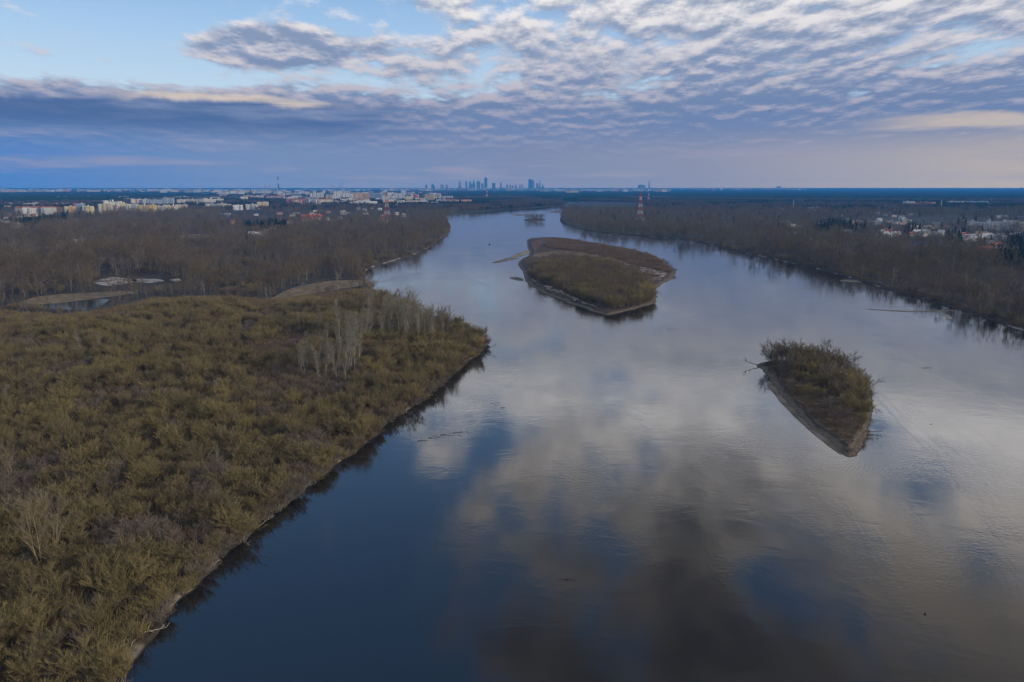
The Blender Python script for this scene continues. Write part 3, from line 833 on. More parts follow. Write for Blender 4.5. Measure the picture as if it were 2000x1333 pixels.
def block(u0, u1, vt, vb, wall, accents, roof, label, style='slab', drop=3.0, deep=14.0, yaw=None, cat='apartment block', group=None, name='apartment_block'):
    um = (u0 + u1) / 2
    x, y = at(um, vb + drop, ZT)
    h = max(4.0, z_at(um, vt, y) - ZT)
    dep = y * CP + CAM_H * SP
    w = (u1 - u0) / F_PX * dep
    face = -math.atan2(x, y)
    yaw = R.uniform(-.35, .35) if yaw is None else yaw
    t = empty(name, (x, y, ZT), face + yaw)
    tag(t, label, cat, group)
    FOOT.append((x, y, max(w, deep) * .5 + 4)); 
    hw, hd = w / 2, deep / 2
    mw = wall_mat(wall)
    bh = h - (4.5 if style == 'red' else 1.0)
    mb = MB()
    if style == 'stepped':
        n = max(2, int(w / 16)); hs = []
        for i in range(n):
            k = R.choice([1.0, .93, .82, 1.0, .88]) if i else 1.0
            hs.append(bh * k)
            a = -hw + w * i / n
            mb.box(a, a + w / n - .01, -hd + R.uniform(0, 1.6), hd, -1, bh * k)
    else:
        mb.box(-hw, hw, -hd, hd, -1, bh); hs = [bh]
    mb.build('wall', mw, t)
    rb = MB(); mr = plain(roof)
    if style == 'red':
        rb.gable(-hw - .6, hw + .6, -hd - .6, hd + .6, bh + .01, bh + 4.5, hip=min(5, hw * .5))
    elif style == 'stepped':
        n = len(hs)
        for i, q in enumerate(hs):
            a = -hw + w * i / n
            rb.box(a + .15, a + w / n - .2, -hd + 2.0, hd - .3, q + .003, q + .8)
    else:
        rb.box(-hw - .25, hw + .25, -hd - .25, hd + .25, bh + .003, bh + 1.0)
    rb.build('roof', mr, t)
    nb = max(2, int(w / 13))
    for i in range(nb):
        a = -hw + w * (i + .22) / nb; q = (hs[min(int((i + .3) / nb * len(hs)), len(hs) - 1)])
        ac = accents[i % len(accents)]
        v = MB(); v.box(a, a + min(5.5, w / nb * .5), -hd - 1.1, -hd + 1.7, 0, q - R.uniform(.3, 2.6)); v.build('facade_bay', wall_mat(ac, px=2.6), t)
    if style != 'red':
        for i in range(max(1, int(w / 28))):
            a = R.uniform(-hw * .8, hw * .7)
            v = MB(); v.box(a, a + 4.5, -2, 3, min(hs) + 1.0, bh + 3.6); v.build('stair_tower', plain(R.choice([WHITE, GRY, wall])), t)
    return t

B = block
# the estate beside the woods
B(31, 45, 403.5, 417, BRN, [GRY, WHITE], RROOF, 'brown and grey block with dark red roof, first of the long estate row', 'red')
B(44, 59, 402.5, 418, WHITE, [WHITE, GRY], RROOF, 'white walled block with dark red roof beside the brown block', 'red')
B(60, 83, 403, 417.5, (0.52, 0.50, 0.48), [WHITE, GRY], RROOF, 'long grey block with white bays under a red roof', 'red')
B(84, 109, 402.5, 417.5, (0.60, 0.57, 0.53), [GRY, WHITE, CREAM], RROOF, 'grey block with pale end wall, last of the red roofed row', 'red')
B(110, 121, 404, 412, BRN, [RED, BRN], RROOF, 'low brown house block behind the pale end wall', 'red')
B(128, 148.5, 403, 417, YEL, [WHITE, ORG, YEL], LROOF, 'yellow white and orange tower block below the red box', 'stepped')
B(142.5, 148.5, 397.5, 407, RED, [RED], DROOF, 'small bright red block on the end of the grey hall', 'slab')
B(148.5, 166, 398, 408, BLU, [BLU, GRY], LROOF, 'plain blue grey slab hall behind the yellow blocks', 'slab')
B(163.5, 184, 402.5, 417, (0.62, 0.56, 0.36), [GRY, YEL, CREAM], LROOF, 'olive and yellow tower block with stepped roof', 'stepped')
B(194.5, 219, 398, 416, CREAM, [WHITE, YEL, CREAM], LROOF, 'tall cream block with yellow lower floors at the estate corner', 'stepped')
B(219, 229, 402, 412, (0.42, 0.30, 0.26), [BRN], DROOF, 'brownish stair block between two cream blocks', 'slab')
B(205, 238, 391.5, 405, (0.66, 0.66, 0.58), [WHITE, CREAM], LROOF, 'pale block with a small roof turret behind the cream corner', 'stepped')
B(228, 257, 396.5, 410, CREAM, [WHITE, YEL, GRY], LROOF, 'cream and yellow block with orange top corner', 'stepped')
B(257, 272, 399, 411, (0.40, 0.50, 0.50), [GRY, CREAM], LROOF, 'greenish grey block in the yellow row', 'stepped')
B(271, 290, 400, 412, YEL, [YEL, CREAM], LROOF, 'yellow block in the middle of the row', 'stepped')
B(289, 307, 400, 413.5, YEL, [ORG, YEL, GRY], LROOF, 'yellow block with orange end wall', 'stepped')
B(307, 321, 402, 410, GRY, [CREAM, GRY], LROOF, 'low grey link block after the orange end wall', 'stepped')
B(320, 345, 400, 409, CREAM, [YEL, CREAM], LROOF, 'cream block with yellow edges along the wood', 'stepped')
B(344, 366, 399.5, 407.5, CREAM, [WHITE, YEL], LROOF, 'pale yellow block at the end of the estate row', 'stepped')
B(257, 277, 389, 400, (0.56, 0.50, 0.52), [WHITE, BRN], LROOF, 'mauve grey block rising behind the yellow row')
B(280, 293, 389, 400, (0.62, 0.57, 0.57), [WHITE, GRY], LROOF, 'narrow white striped block behind the yellow row')
B(293, 318, 389.5, 401, BLU, [GRY], DROOF, 'long blue grey block still without bright paint')
B(319, 340, 386, 400, (0.38, 0.45, 0.54), [GRY, WHITE], DROOF, 'blue grey block with white roof houses')
B(347, 361, 389.5, 398, WHITE, [WHITE, CREAM], LROOF, 'clean white block standing apart')
B(361, 398, 389, 396, CREAM, [WHITE, CREAM, GRY], LROOF, 'long low cream block along the street', 'stepped')
B(398, 421, 387, 397, WHITE, [CREAM, WHITE], LROOF, 'white block with a raised end tower', 'stepped')
B(421, 436, 388.5, 394, WHITE, [GRY], LROOF, 'short white block beside the end tower')
B(403, 426, 397.5, 405, (0.56, 0.58, 0.55), [CREAM, GRY], LROOF, 'grey terrace with cream edges below the white tower', 'stepped')
B(426, 451, 397.5, 405, CREAM, [GRY, CREAM], LROOF, 'cream terrace at the edge of the wood', 'stepped')
B(455, 474, 400.5, 408, (0.62, 0.64, 0.64), [WHITE, GRY], LROOF, 'pale terrace standing low in the trees', 'stepped')
B(481, 503, 399, 407, (0.62, 0.58, 0.56), [WHITE, BLU], LROOF, 'white and rose block beside the cream tower', 'stepped')
B(503, 525, 394.5, 406, CREAM, [WHITE, ORG, CREAM], LROOF, 'cream tower block with warm upper floors', 'stepped')
B(469, 484, 384, 390, CREAM, [YEL, WHITE], DROOF, 'yellow striped block in front of the dark wood', 'slab')
B(456.5, 464, 372.5, 380, (0.60, 0.42, 0.36), [ORG], DROOF, 'single pinkish tower far behind the dark wood', 'slab', drop=1)
B(521, 556, 382, 389, (0.50, 0.42, 0.40), [ORG, RED, CREAM], RROOF, 'long pinkish row of blocks in the wood', 'red', drop=2)
B(559, 569, 388.5, 397, (0.46, 0.20, 0.17), [RED], RROOF, 'square brick red block', 'red')
B(571, 602, 388.5, 397, (0.55, 0.32, 0.28), [RED, WHITE, BRN], RROOF, 'rose coloured block with white bays', 'red')
B(602, 622, 389.5, 397, BLU, [WHITE, RED], LROOF, 'pale blue block next to the rose block')
B(622, 650, 388, 396, CREAM, [ORG, WHITE], RROOF, 'cream block with orange roof edge', 'red')
B(606, 632, 377, 386, (0.62, 0.64, 0.58), [WHITE, GRY], LROOF, 'pale tower block in the second row')
B(637, 652, 380, 390, CREAM, [WHITE, GRY], LROOF, 'pale cream tower beside the second row block')
B(652, 668, 374.5, 385, WHITE, [WHITE, GRY], LROOF, 'tall white tower block of the housing estate', 'stepped')
B(669, 690, 377, 386, (0.58, 0.60, 0.56), [WHITE, GRY], LROOF, 'grey white tower block beside the tall white one', 'stepped')
B(691, 710, 378, 389, (0.66, 0.42, 0.28), [ORG, CREAM], LROOF, 'peach block with orange bays', 'stepped')
B(709, 721, 378, 390, ORG, [ORG, YEL], LROOF, 'bright orange tower block', 'stepped')
B(721, 745, 378.5, 388, BLU, [GRY, BLU], LROOF, 'blue grey tower beside the orange one')
B(690, 721, 388.5, 394, ORG, [WHITE, ORG], LROOF, 'lower orange row under the orange towers', 'stepped')
B(768, 790, 377.5, 388, (0.60, 0.62, 0.62), [GRY, WHITE], LROOF, 'pale grey tower past the red and white pylon')
B(747, 771, 381, 393, (0.56, 0.56, 0.56), [WHITE, GRY], LROOF, 'grey towers crowding the foot of the city', 'stepped')
B(792, 806, 384.5, 392, CREAM, [YEL, WHITE], LROOF, 'cream block with a yellow bay beside the red tower')
B(808, 816.5, 379, 389, (0.52, 0.18, 0.13), [RED, ORG], LROOF, 'narrow red and white tower', 'stepped')
B(818, 830, 386, 393, WHITE, [RED, WHITE], RROOF, 'white block with a red middle', 'red')
B(830, 849, 379.3, 390, YEL, [CREAM, YEL], LROOF, 'broad yellow tower block facing the river', 'slab')
B(857, 884, 382.5, 388, (0.66, 0.64, 0.60), [WHITE, BRN], LROOF, 'row of small white blocks near the river wood', 'stepped')
B(852, 872, 389.5, 395, WHITE, [WHITE, GRY], LROOF, 'low white terraces by the river wood', 'stepped')
B(872, 896, 389, 396, (0.62, 0.40, 0.33), [RED, WHITE], RROOF, 'low terrace with red roofs by the river wood', 'red')
B(900, 921, 389.5, 396, (0.55, 0.28, 0.20), [RED, CREAM], RROOF, 'last red terrace before the river wood', 'red')
B(1105, 1130, 372.8, 377.5, YEL, [ORG, CREAM], LROOF, 'warm yellow group of blocks across the river', 'stepped', drop=1)
B(1246, 1260, 361.5, 373, (0.25, 0.36, 0.48), [BLU], DROOF, 'blue office slab on the far horizon beside the mast', 'slab', drop=0, cat='office block', name='office_block')
B(1517, 1525, 364, 371.5, (0.40, 0.42, 0.48), [GRY], DROOF, 'lone grey tower on the horizon over the forest', 'slab', drop=0)
# right bank
B(1890, 1925, 432.5, 447, (0.40, 0.44, 0.50), [WHITE, WHITE, BLU], LROOF, 'grey block with white vertical strips, first of the terrace', 'stepped', yaw=0.1)
B(1926, 1940, 430.5, 447, (0.46, 0.50, 0.55), [WHITE], LROOF, 'taller grey block with white strips', 'stepped', yaw=0.1)
B(1941, 1970, 432.5, 447, (0.40, 0.43, 0.47), [WHITE, GRY], LROOF, 'grey block with white strips and orange roof edge', 'stepped', yaw=0.1)
B(1972, 2004, 431, 447, (0.48, 0.48, 0.46), [WHITE, CREAM], LROOF, 'cream topped block at the end of the terrace', 'stepped', yaw=0.1)
B(1766, 1783, 393.5, 399, WHITE, [CREAM], LROOF, 'white hall beside the long red hall', 'slab', deep=40, cat='hall', name='market_hall')
B(1784, 1822, 395, 399, (0.46, 0.17, 0.13), [RED], RROOF, 'long low red hall in the far trees', 'slab', deep=50, cat='hall', name='market_hall')
B(1852, 1878, 393.3, 396.8, (0.62, 0.56, 0.24), [YEL, BLU], BLU, 'long hall striped yellow and blue', 'slab', deep=50, cat='hall', name='market_hall')
B(1879, 1925, 393.3, 396.6, (0.24, 0.40, 0.62), [WHITE, BLU], BLU, 'long pale blue hall next to the striped hall', 'slab', deep=50, cat='hall', name='market_hall')
B(1722, 1750, 402.5, 406, GRY, [WHITE], LROOF, 'low grey white warehouse among trees', 'slab', deep=40, cat='hall', name='warehouse')
B(1580, 1598, 405, 409, CREAM, [GRY], (0.40, 0.32, 0.30), 'wide cream warehouse with a pink grey roof', 'slab', deep=40, cat='hall', name='warehouse')
B(1546, 1567, 440.5, 444, WHITE, [WHITE], (0.70, 0.70, 0.70), 'long white shed on the flood bank road', 'slab', drop=1, deep=10, cat='shed', name='storage_shed')
B(1927, 1950, 470, 476, WHITE, [WHITE, GRY], LROOF, 'white terrace half hidden by dark pines', 'stepped', drop=2)
B(1905, 1940, 480.5, 492, WHITE, [CREAM, WHITE], (0.46, 0.13, 0.09), 'big white house with a red hipped roof near the field', 'red', cat='house', name='large_house', deep=16, drop=1)
B(1782, 1803, 472.5, 483, (0.50, 0.24, 0.12), [ORG], (0.03, 0.07, 0.20), 'orange walled house with a dark blue roof', 'red', cat='house', name='large_house', deep=16, drop=1)
B(586, 630, 419, 426, (0.42, 0.12, 0.09), [RED], (0.40, 0.10, 0.08), 'long low brick red roof in the wood', 'red', cat='hall', name='warehouse', deep=24)
B(385, 402, 410, 414, WHITE, [CREAM], (0.45, 0.20, 0.16), 'white villa alone at the edge of the wood', 'red', cat='house', name='large_house')

# small houses
def house(u, v, w, hgt, wall, roof, label, group, yaw):
    x, y = at(u, v, ZT)
    t = empty('house', (x, y, ZT), -math.atan2(x, y) + yaw); tag(t, label, 'house', group)
    d = w * .75; FOOT.append((x, y, w * .7 + 3))
    a = MB(); a.box(-w / 2, w / 2, -d / 2, d / 2, -1, hgt); a.build('wall', wall_mat(wall, px=2.8), t)
    r = MB(); r.gable(-w / 2 - .5, w / 2 + .5, -d / 2 - .5, d / 2 + .5, hgt + .01, hgt + d * .42); ro = r.build('roof', plain(roof), t)
    c = MB(); c.box(w * .15, w * .15 + .9, -.4, .5, hgt + d * .15, hgt + d * .42 + 1.2); c.build('chimney', plain(BRN), ro)
    return t
WH = 'small white house with a pale roof among the trees'
for u, v in ((14, 437), (22, 443), (30, 440), (37, 444), (147, 433), (152, 477), (163, 473), (262, 441), (533, 450), (541, 446), (596, 436), (604, 432), (613, 433), (622, 430), (640, 430), (650, 434), (663, 428), (590, 440), (700, 409), (712, 410), (727, 407), (742, 409), (775, 419), (788, 422), (505, 462), (517, 455), (492, 460),
             (1524, 409), (1533, 407), (1612, 411), (1640, 407), (1662, 400), (1684, 444), (1717, 431), (1766, 431), (1728, 461), (1736, 464), (1748, 461), (1790, 457), (1800, 460), (1808, 456), (1822, 459), (1834, 460), (1838, 456), (1872, 455), (1897, 500), (1955, 464), (1962, 467), (1978, 465), (1990, 463), (1700, 415), (1750, 412), (1780, 409), (1820, 412)):
    house(u, v + 2, R.uniform(9, 14), R.uniform(4.5, 6.5), R.choice([WHITE, WHITE, CREAM]), R.choice([(0.36, 0.36, 0.37), (0.48, 0.46, 0.45), (0.22, 0.21, 0.21)]), WH, 'white houses scattered in the woods', R.uniform(-.8, .8))
for i, (u, v) in enumerate([(1890 + 5.2 * k, 465 - .35 * k + (k % 2) * 1.5) for k in range(9)] + [(1893 + 5.2 * k, 470 - .5 * k) for k in range(6)]):
    house(u, v + 2, 9.5, 5.0, WHITE, (0.50, 0.51, 0.53), 'narrow white terrace house in the tight rows by the pines', 'white row houses by the pines', 0.5)
for u, v in ((455, 436), (548, 432), (568, 436), (530, 455), (744, 430), (750, 433), (1735, 456), (1752, 458), (1779, 461), (1883, 462), (1945, 485), (66, 422), (20, 420)):
    house(u, v + 2, R.uniform(10, 15), 5.5, R.choice([CREAM, BRN, WHITE]), (0.27, 0.09, 0.07), 'red roofed house among the trees', 'red roofed houses in the woods', R.uniform(-.8, .8))

# ---------------------------------------------------------------- red and white lattice pylons
def lattice(mb, z0, z1, a0, a1, th, n=2):
    for k in range(n):
        zb, zt = z0 + (z1 - z0) * k / n, z0 + (z1 - z0) * (k + 1) / n
        b, t = a0 + (a1 - a0) * k / n, a0 + (a1 - a0) * (k + 1) / n
        cb = [Vector((sx * b, sy * b, zb)) for sx, sy in ((-1, -1), (1, -1), (1, 1), (-1, 1))]
        ct = [Vector((sx * t, sy * t, zt)) for sx, sy in ((-1, -1), (1, -1), (1, 1), (-1, 1))]
        for i in range(4):
            j = (i + 1) % 4
            mb.tube([cb[i], ct[i]], [th, th], 4)
            mb.tube([cb[i], ct[j]], [th * .55] * 2, 3); mb.tube([cb[j], ct[i]], [th * .55] * 2, 3)
            mb.tube([ct[i], ct[j]], [th * .6] * 2, 3)
PR, PW = plain((0.30, 0.06, 0.052), .5), plain((0.48, 0.47, 0.46), .5)
def pylon(u, vb, vt, base, top, label, arms=True, th=.42, name='lattice_pylon', nsec=8, cat='pylon'):
    x, y = at(u, vb, ZT); h = z_at(u, vt, y) - ZT
    t = empty(name, (x, y, ZT), -math.atan2(x, y) + .25); tag(t, label, cat)
    FOOT.append((x, y, base + 6))
    prof = lambda q: top + (base - top) * (1 - q) ** 1.35
    for s in range(nsec):
        q0, q1 = s / nsec, (s + 1) / nsec
        mb = MB(); lattice(mb, h * q0 - (1 if s == 0 else 0), h * q1 - .02, prof(q0), prof(q1), th, 2)
        mb.build('red_section' if (s + nsec) % 2 else 'white_section', PR if (s + nsec) % 2 else PW, t)
    if arms:
        for q, L in ((.97, 5.0), (.86, 6.5)):
            mb = MB(); a = prof(q)
            for sgn in (-1, 1):
                for sy in (-1, 1):
                    mb.tube([(0, sy * a, h * q), (sgn * (L + a), 0, h * q + .5)], [th * .6, th * .4], 3)
                    mb.tube([(0, sy * a, h * q + 2.2), (sgn * (L + a), 0, h * q + .5)], [th * .5, th * .35], 3)
            mb.build('cross_arm', PR, t)
    return t
pylon(1250, 432, 378, 8.6, 1.3, 'tall red and white lattice pylon on the far wooded bank', th=.30)
pylon(756.5, 434, 376, 8.8, 1.4, 'red and white lattice pylon among the houses beside the wood', th=.28)
pylon(951, 391, 369, 9.0, 1.5, 'faint red and white pylon in the wood below the skyline', th=.42, nsec=6)
pylon(1266.5, 396, 375, 7.0, 1.2, 'grey pylon behind the tall red one', th=.34, nsec=6)
pylon(1267.5, 371, 352.5, 22, 3.0, 'distant red and white broadcasting mast on the horizon', arms=False, th=3.0, name='radio_mast', nsec=6, cat='mast')
pylon(664, 371.5, 357, 12, 2.5, 'thin far mast, the right one of three', arms=False, th=1.6, name='radio_mast', nsec=4, cat='mast')
pylon(669.2, 371.5, 355.5, 12, 2.5, 'thinnest and tallest of the three far masts', arms=False, th=1.6, name='radio_mast', nsec=4, cat='mast')
pylon(650, 371.5, 361.5, 12, 2.5, 'shortest of the three far masts', arms=False, th=1.6, name='radio_mast', nsec=4, cat='mast')

def stack(u, vb, vt, r0, r1, bands, label, name='chimney_stack'):
    x, y = at(u, vb, ZT); h = z_at(u, vt, y) - ZT
    t = empty(name, (x, y, ZT)); tag(t, label, 'chimney'); FOOT.append((x, y, r0 + 8))
    z = 0
    for i, (q, c) in enumerate(bands):
        z1 = h * q; rr = lambda zz: r0 + (r1 - r0) * zz / h
        mb = MB(); mb.tube([(0, 0, z - (1 if i == 0 else 0)), (0, 0, z1 - .02)], [rr(z), rr(z1)], 14); mb.build('shaft_band', plain(c, vary=.05), t); z = z1
DK = (0.035, 0.04, 0.05)
stack(544.5, 378, 345, 9, 5, [(.55, DK), (.66, (.45, .43, .42)), (.78, (.62, .60, .58)), (1.0, DK)], 'tall dark power station chimney with a pale band')
stack(517.6, 378, 361.5, 6.5, 4.5, [(.7, (.34, .32, .34)), (1.0, (.36, .22, .22))], 'short chimney, farther from the tall dark chimney')
stack(528, 378, 361.8, 6.5, 4.5, [(.7, (.36, .34, .36)), (1.0, (.34, .24, .25))], 'short chimney between two other chimneys')
B(532, 543, 368, 378.5, (0.30, 0.36, 0.44), [BLU], DROOF, 'dark boiler house at the foot of the tall chimney', 'stepped', drop=0, deep=60, cat='power station', name='boiler_house')
def mast_pole(u, vb, vt, r, c, label):
    x, y = at(u, vb, ZT); h = z_at(u, vt, y) - ZT
    t = empty('mast_pole', (x, y, ZT)); tag(t, label, 'mast'); FOOT.append((x, y, 5))
    mb = MB(); mb.tube([(0, 0, -1), (0, 0, h)], [r, r * .7], 6); mb.build('pole', plain(c), t)
    mb = MB(); mb.tube([(0, 0, h * .86), (0, 0, h * .90)], [r * 2.0, r * 2.0], 8); mb.tube([(0, 0, h * .95), (0, 0, h * .985)], [r * 1.7, r * 1.7], 8); mb.build('antenna_ring', plain(GRY), t)
mast_pole(1549, 412, 391.5, 1.1, WHITE, 'slim white mast above the far wood')
mast_pole(1837.5, 409, 392, 1.3, CREAM, 'pale mast with ring platforms near the halls')
mast_pole(1936, 397, 388, 1.0, GRY, 'tiny grey mast beyond the pale blue hall')

# ---------------------------------------------------------------- downtown skyline, 18 km away
def sky_tower(u0, u1, vt, kind, c, label, vb=372.0, deep=None):
    um = (u0 + u1) / 2
    x, y = at(um, vb, ZT); h = z_at(um, vt, y) - ZT
    w = (u1 - u0) / F_PX * (y * CP + CAM_H * SP); d = deep or w * .8
    t = empty('skyscraper', (x, y, ZT), -math.atan2(x, y)); tag(t, label, 'skyscraper')
    FOOT.append((x, y, w))
    m = wall_mat(c, win=tuple(q * .7 for q in c), px=6.0, pz=4.0); a = MB()
    if kind == 'slab':
        a.box(-w / 2, w / 2, -d / 2, d / 2, -1, h * .96); a.build('shaft', m, t)
        b = MB(); b.box(-w * .4, w * .38, -d * .4, d * .4, h * .96 + .01, h); b.build('crown', plain(tuple(q * .8 for q in c)), t)
    elif kind == 'spire':
        a.frustum(0, 0, -1, h * .30, w / 2, d / 2, w / 2, d / 2); a.frustum(0, 0, h * .30 + .01, h * .62, w * .30, d * .30, w * .28, d * .28); a.frustum(0, 0, h * .62 + .02, h * .74, w * .21, d * .21, w * .19, d * .19); a.build('shaft', m, t)
        b = MB(); b.frustum(0, 0, h * .74 + .03, h * .84, w * .16, d * .16, w * .06, d * .06); b.build('crown', plain(c), t)
        b = MB(); b.tube([(0, 0, h * .84), (0, 0, h)], [w * .05, w * .02], 6); b.build('spire', plain(c), t)
    elif kind == 'mast':
        a.box(-w / 2, w / 2, -d / 2, d / 2, -1, h * .86); a.build('shaft', m, t)
        b = MB(); b.box(-w * .42, w * .2, -d * .4, d * .4, h * .86 + .01, h * .885); b.build('crown', plain(c), t)
        b = MB(); b.tube([(w * .05, 0, h * .885), (w * .05, 0, h)], [w * .09, w * .04], 6); b.build('mast', plain(GRY), t)
    elif kind == 'curve':
        n = 8; pts = [(-w / 2, 0)] + [(-w / 2 + w * i / n, h * (.88 + .12 * math.sin(math.pi * (.25 + .62 * i / n)))) for i in range(n + 1)] + [(w / 2, 0)]
        V = [(px_, -d / 2, pz_) for px_, pz_ in pts] + [(px_, d / 2, pz_) for px_, pz_ in pts]; k = len(pts)
        F = [tuple(range(k))[::-1], tuple(range(k, 2 * k))] + [(i, (i + 1) % k, k + (i + 1) % k, k + i) for i in range(k)]
        mesh_obj('shaft', V, F, m, t)
        b = MB(); b.box(-w * .1, w * .12, -d * .2, d * .2, h * .985, h * 1.02); b.build('crown', plain(c), t)
    elif kind == 'step':
        a.box(-w / 2, w / 2, -d / 2, d / 2, -1, h * .72); a.box(-w / 2, w * .12, -d / 2, d / 2, h * .72 + .01, h * .9); a.build('shaft', m, t)
        b = MB(); b.box(-w * .42, -w * .06, -d * .4, d * .4, h * .9 + .02, h); b.build('crown', plain(c), t)
    return t
T1, T2, T3 = (0.10, 0.14, 0.19), (0.16, 0.20, 0.26), (0.28, 0.29, 0.33)
for a in ((831, 834.7, 361.5, 'slab', T1, 'narrow dark tower, first on the skyline', 373.5), (842.8, 849, 358.5, 'step', (0.06, 0.20, 0.34), 'strong blue glass slab near the start of the skyline', 373.5),
          (860.5, 866.5, 360.8, 'slab', T3, 'pale blocky tower past the blue slab', 373.5), (871, 874.2, 361, 'slab', T2, 'narrow grey tower before the spired palace', 373.5),
          (894.5, 901.5, 350, 'spire', (0.22, 0.20, 0.21), 'stepped stone tower with a needle spire'), (909.3, 912.3, 354.3, 'slab', T1, 'slim dark tower right after the spire'),
          (916, 923.6, 354.8, 'step', T2, 'broad blue grey tower with lower shoulder'), (924, 928, 352.2, 'step', T1, 'stepped dark tower beside the broad one'),
          (931, 938, 354.2, 'curve', T2, 'tower with a curved sail roof'), (940, 944.3, 358.5, 'slab', T2, 'shorter tower before the tallest one'),
          (946, 951.7, 344.0, 'mast', (0.07, 0.13, 0.20), 'tallest skyscraper, dark with a mast on its roof'), (961.3, 967.4, 358, 'slab', T1, 'wide dark tower after the tallest one'),
          (976.4, 980, 356.6, 'slab', (0.26, 0.24, 0.30), 'mauve slim tower standing alone'), (989, 992, 361, 'slab', T1, 'dark small tower, first of the low row'),
          (995, 998, 361.2, 'slab', T2, 'small tower, second of the low row'), (999.6, 1003, 362.6, 'slab', T2, 'lowest tower of the low row'),
          (1005.5, 1009, 360.6, 'step', T2, 'stepped tower in the low row'), (1014, 1017, 361.4, 'curve', T3, 'pale rounded tower in the low row'),
          (1018.8, 1021.6, 359.8, 'step', T3, 'pale pointed tower ending the low row'), (1032, 1039.6, 350.4, 'curve', (0.06, 0.16, 0.25), 'broad dark blue tower of the right pair'),
          (1039.8, 1043.2, 352.6, 'slab', T2, 'paler tower leaning against the broad blue one'), (1047, 1051.6, 358.2, 'slab', T2, 'lower tower of the last group'),
          (1052, 1056.6, 350.6, 'spire', T1, 'pointed tower of the last group'), (1058, 1062, 360.6, 'step', T2, 'last small tower of the skyline')):
    sky_tower(*a[:6], vb=(a[6] if len(a) > 6 else 372.0))

# ---------------------------------------------------------------- ordinary blocks filling the city
def city_proto(k):
    mb = MB()
    if k % 4 == 0: mb.box(-.5, .5, -.25, .25, 0, .94); mb.box(-.45, .45, -.2, .2, .941, 1.0)
    elif k % 4 == 1: mb.box(-.5, .0, -.25, .25, 0, .8); mb.box(.003, .5, -.22, .28, 0, .95); mb.box(.1, .3, -.1, .1, .951, 1.0)
    elif k % 4 == 2: mb.box(-.5, .5, -.2, .2, 0, .74); mb.gable(-.54, .54, -.25, .25, .742, 1.0, .06)
    else: mb.box(-.5, -.2, -.25, .25, 0, .9); mb.box(-.197, .15, -.2, .3, 0, .7); mb.box(.153, .5, -.25, .25, 0, .96); mb.box(-.4, -.3, -.1, .1, .901, 1.0)
    return mb
CC = [WHITE, WHITE, CREAM, (0.66, 0.55, 0.46), GRY, (0.70, 0.52, 0.40), BLU, (0.60, 0.34, 0.25), (0.62, 0.62, 0.62)]
def cmat(c):
    m, nt, b = new_mat('far_facade')
    tc = nt.nodes.new('ShaderNodeTexCoord'); ck = nt.nodes.new('ShaderNodeTexChecker'); ck.inputs['Scale'].default_value = 9.0
    nt.links.new(tc.outputs['Generated'], ck.inputs[0])
    nt.links.new(mixc(nt, E(nt, ck.outputs['Fac']) * .5, tuple(q * .82 for q in c), tuple(q * .38 for q in c)), b.inputs['Base Color'])
    return m
CP_ = [city_proto(k).build('city_block', cmat(CC[k % len(CC)]), link=False).data for k in range(18)]
bands = [('city_block', 0, 140, 373.6, 377.2, 30, (16, 44)), ('city_block', 150, 270, 372.8, 376.2, 22, (16, 42)), ('city_block', 270, 500, 372.2, 379, 48, (12, 44)), ('city_block', 500, 700, 372, 378, 24, (10, 36)), ('city_block', 745, 850, 371.8, 374.6, 22, (22, 55)),
         ('city_block', 820, 1075, 371.3, 374.0, 44, (20, 60)), ('city_block', 1060, 1300, 371.3, 376.6, 54, (18, 55)), ('city_block', 1300, 1570, 370.2, 373.2, 28, (20, 55)),
         ('estate_building', 400, 560, 378, 389, 26, (10, 22)), ('estate_building', 560, 660, 378, 396, 26, (10, 24)), ('estate_building', 650, 850, 380, 402, 84, (9, 26)), ('estate_building', 850, 920, 383, 396, 16, (8, 14)), ('estate_building', 100, 400, 386, 396, 30, (7, 16)), ('estate_building', 0, 130, 396, 410, 18, (7, 14)),
         ('suburban_building', 1640, 2000, 391, 408, 60, (5, 9)), ('suburban_building', 1330, 1640, 389, 402, 30, (6, 11)), ('suburban_building', 1560, 2000, 408, 474, 84, (4.5, 7.5)), ('suburban_building', 420, 780, 402, 424, 36, (5, 8)), ('suburban_building', 0, 140, 418, 440, 9, (5, 8))]
LG = {'city_block': ('tiny pale block in the city line along the horizon', 'city blocks along the horizon', 'city block'),
      'estate_building': ('plain mid distance block crowded among the estate towers', 'plain blocks of the housing estate', 'apartment block'),
      'suburban_building': ('low pale building half hidden in the far trees', 'low buildings in the far trees', 'building')}
for nm, u0, u1, v0, v1, n, hh in bands:
    for k in range(n):
        u, v = R.uniform(u0, u1), R.uniform(v0, v1)
        x, y = at(u, v, ZT)
        if any((x - a) ** 2 + (y - b) ** 2 < (c * .8) ** 2 for a, b, c in FOOT) or inside([x], [y], RIVER)[0]: continue
        o = bpy.data.objects.new(nm, R.choice(CP_)); COL.objects.link(o)
        h = R.uniform(*hh); far = y / 3000
        sub_ = nm == 'suburban_building'
        o.location = (x, y, ZT); o.scale = (R.uniform(10, 22) if sub_ else R.uniform(22, 55) * (1 + .25 * min(far, 3)), R.uniform(9, 14) if sub_ else R.uniform(22, 40), h); o.rotation_euler = (0, 0, -math.atan2(x, y) + R.uniform(-.5, .5))
        tag(o, LG[nm][0], LG[nm][2], LG[nm][1])
        FOOT.append((x, y, 22))

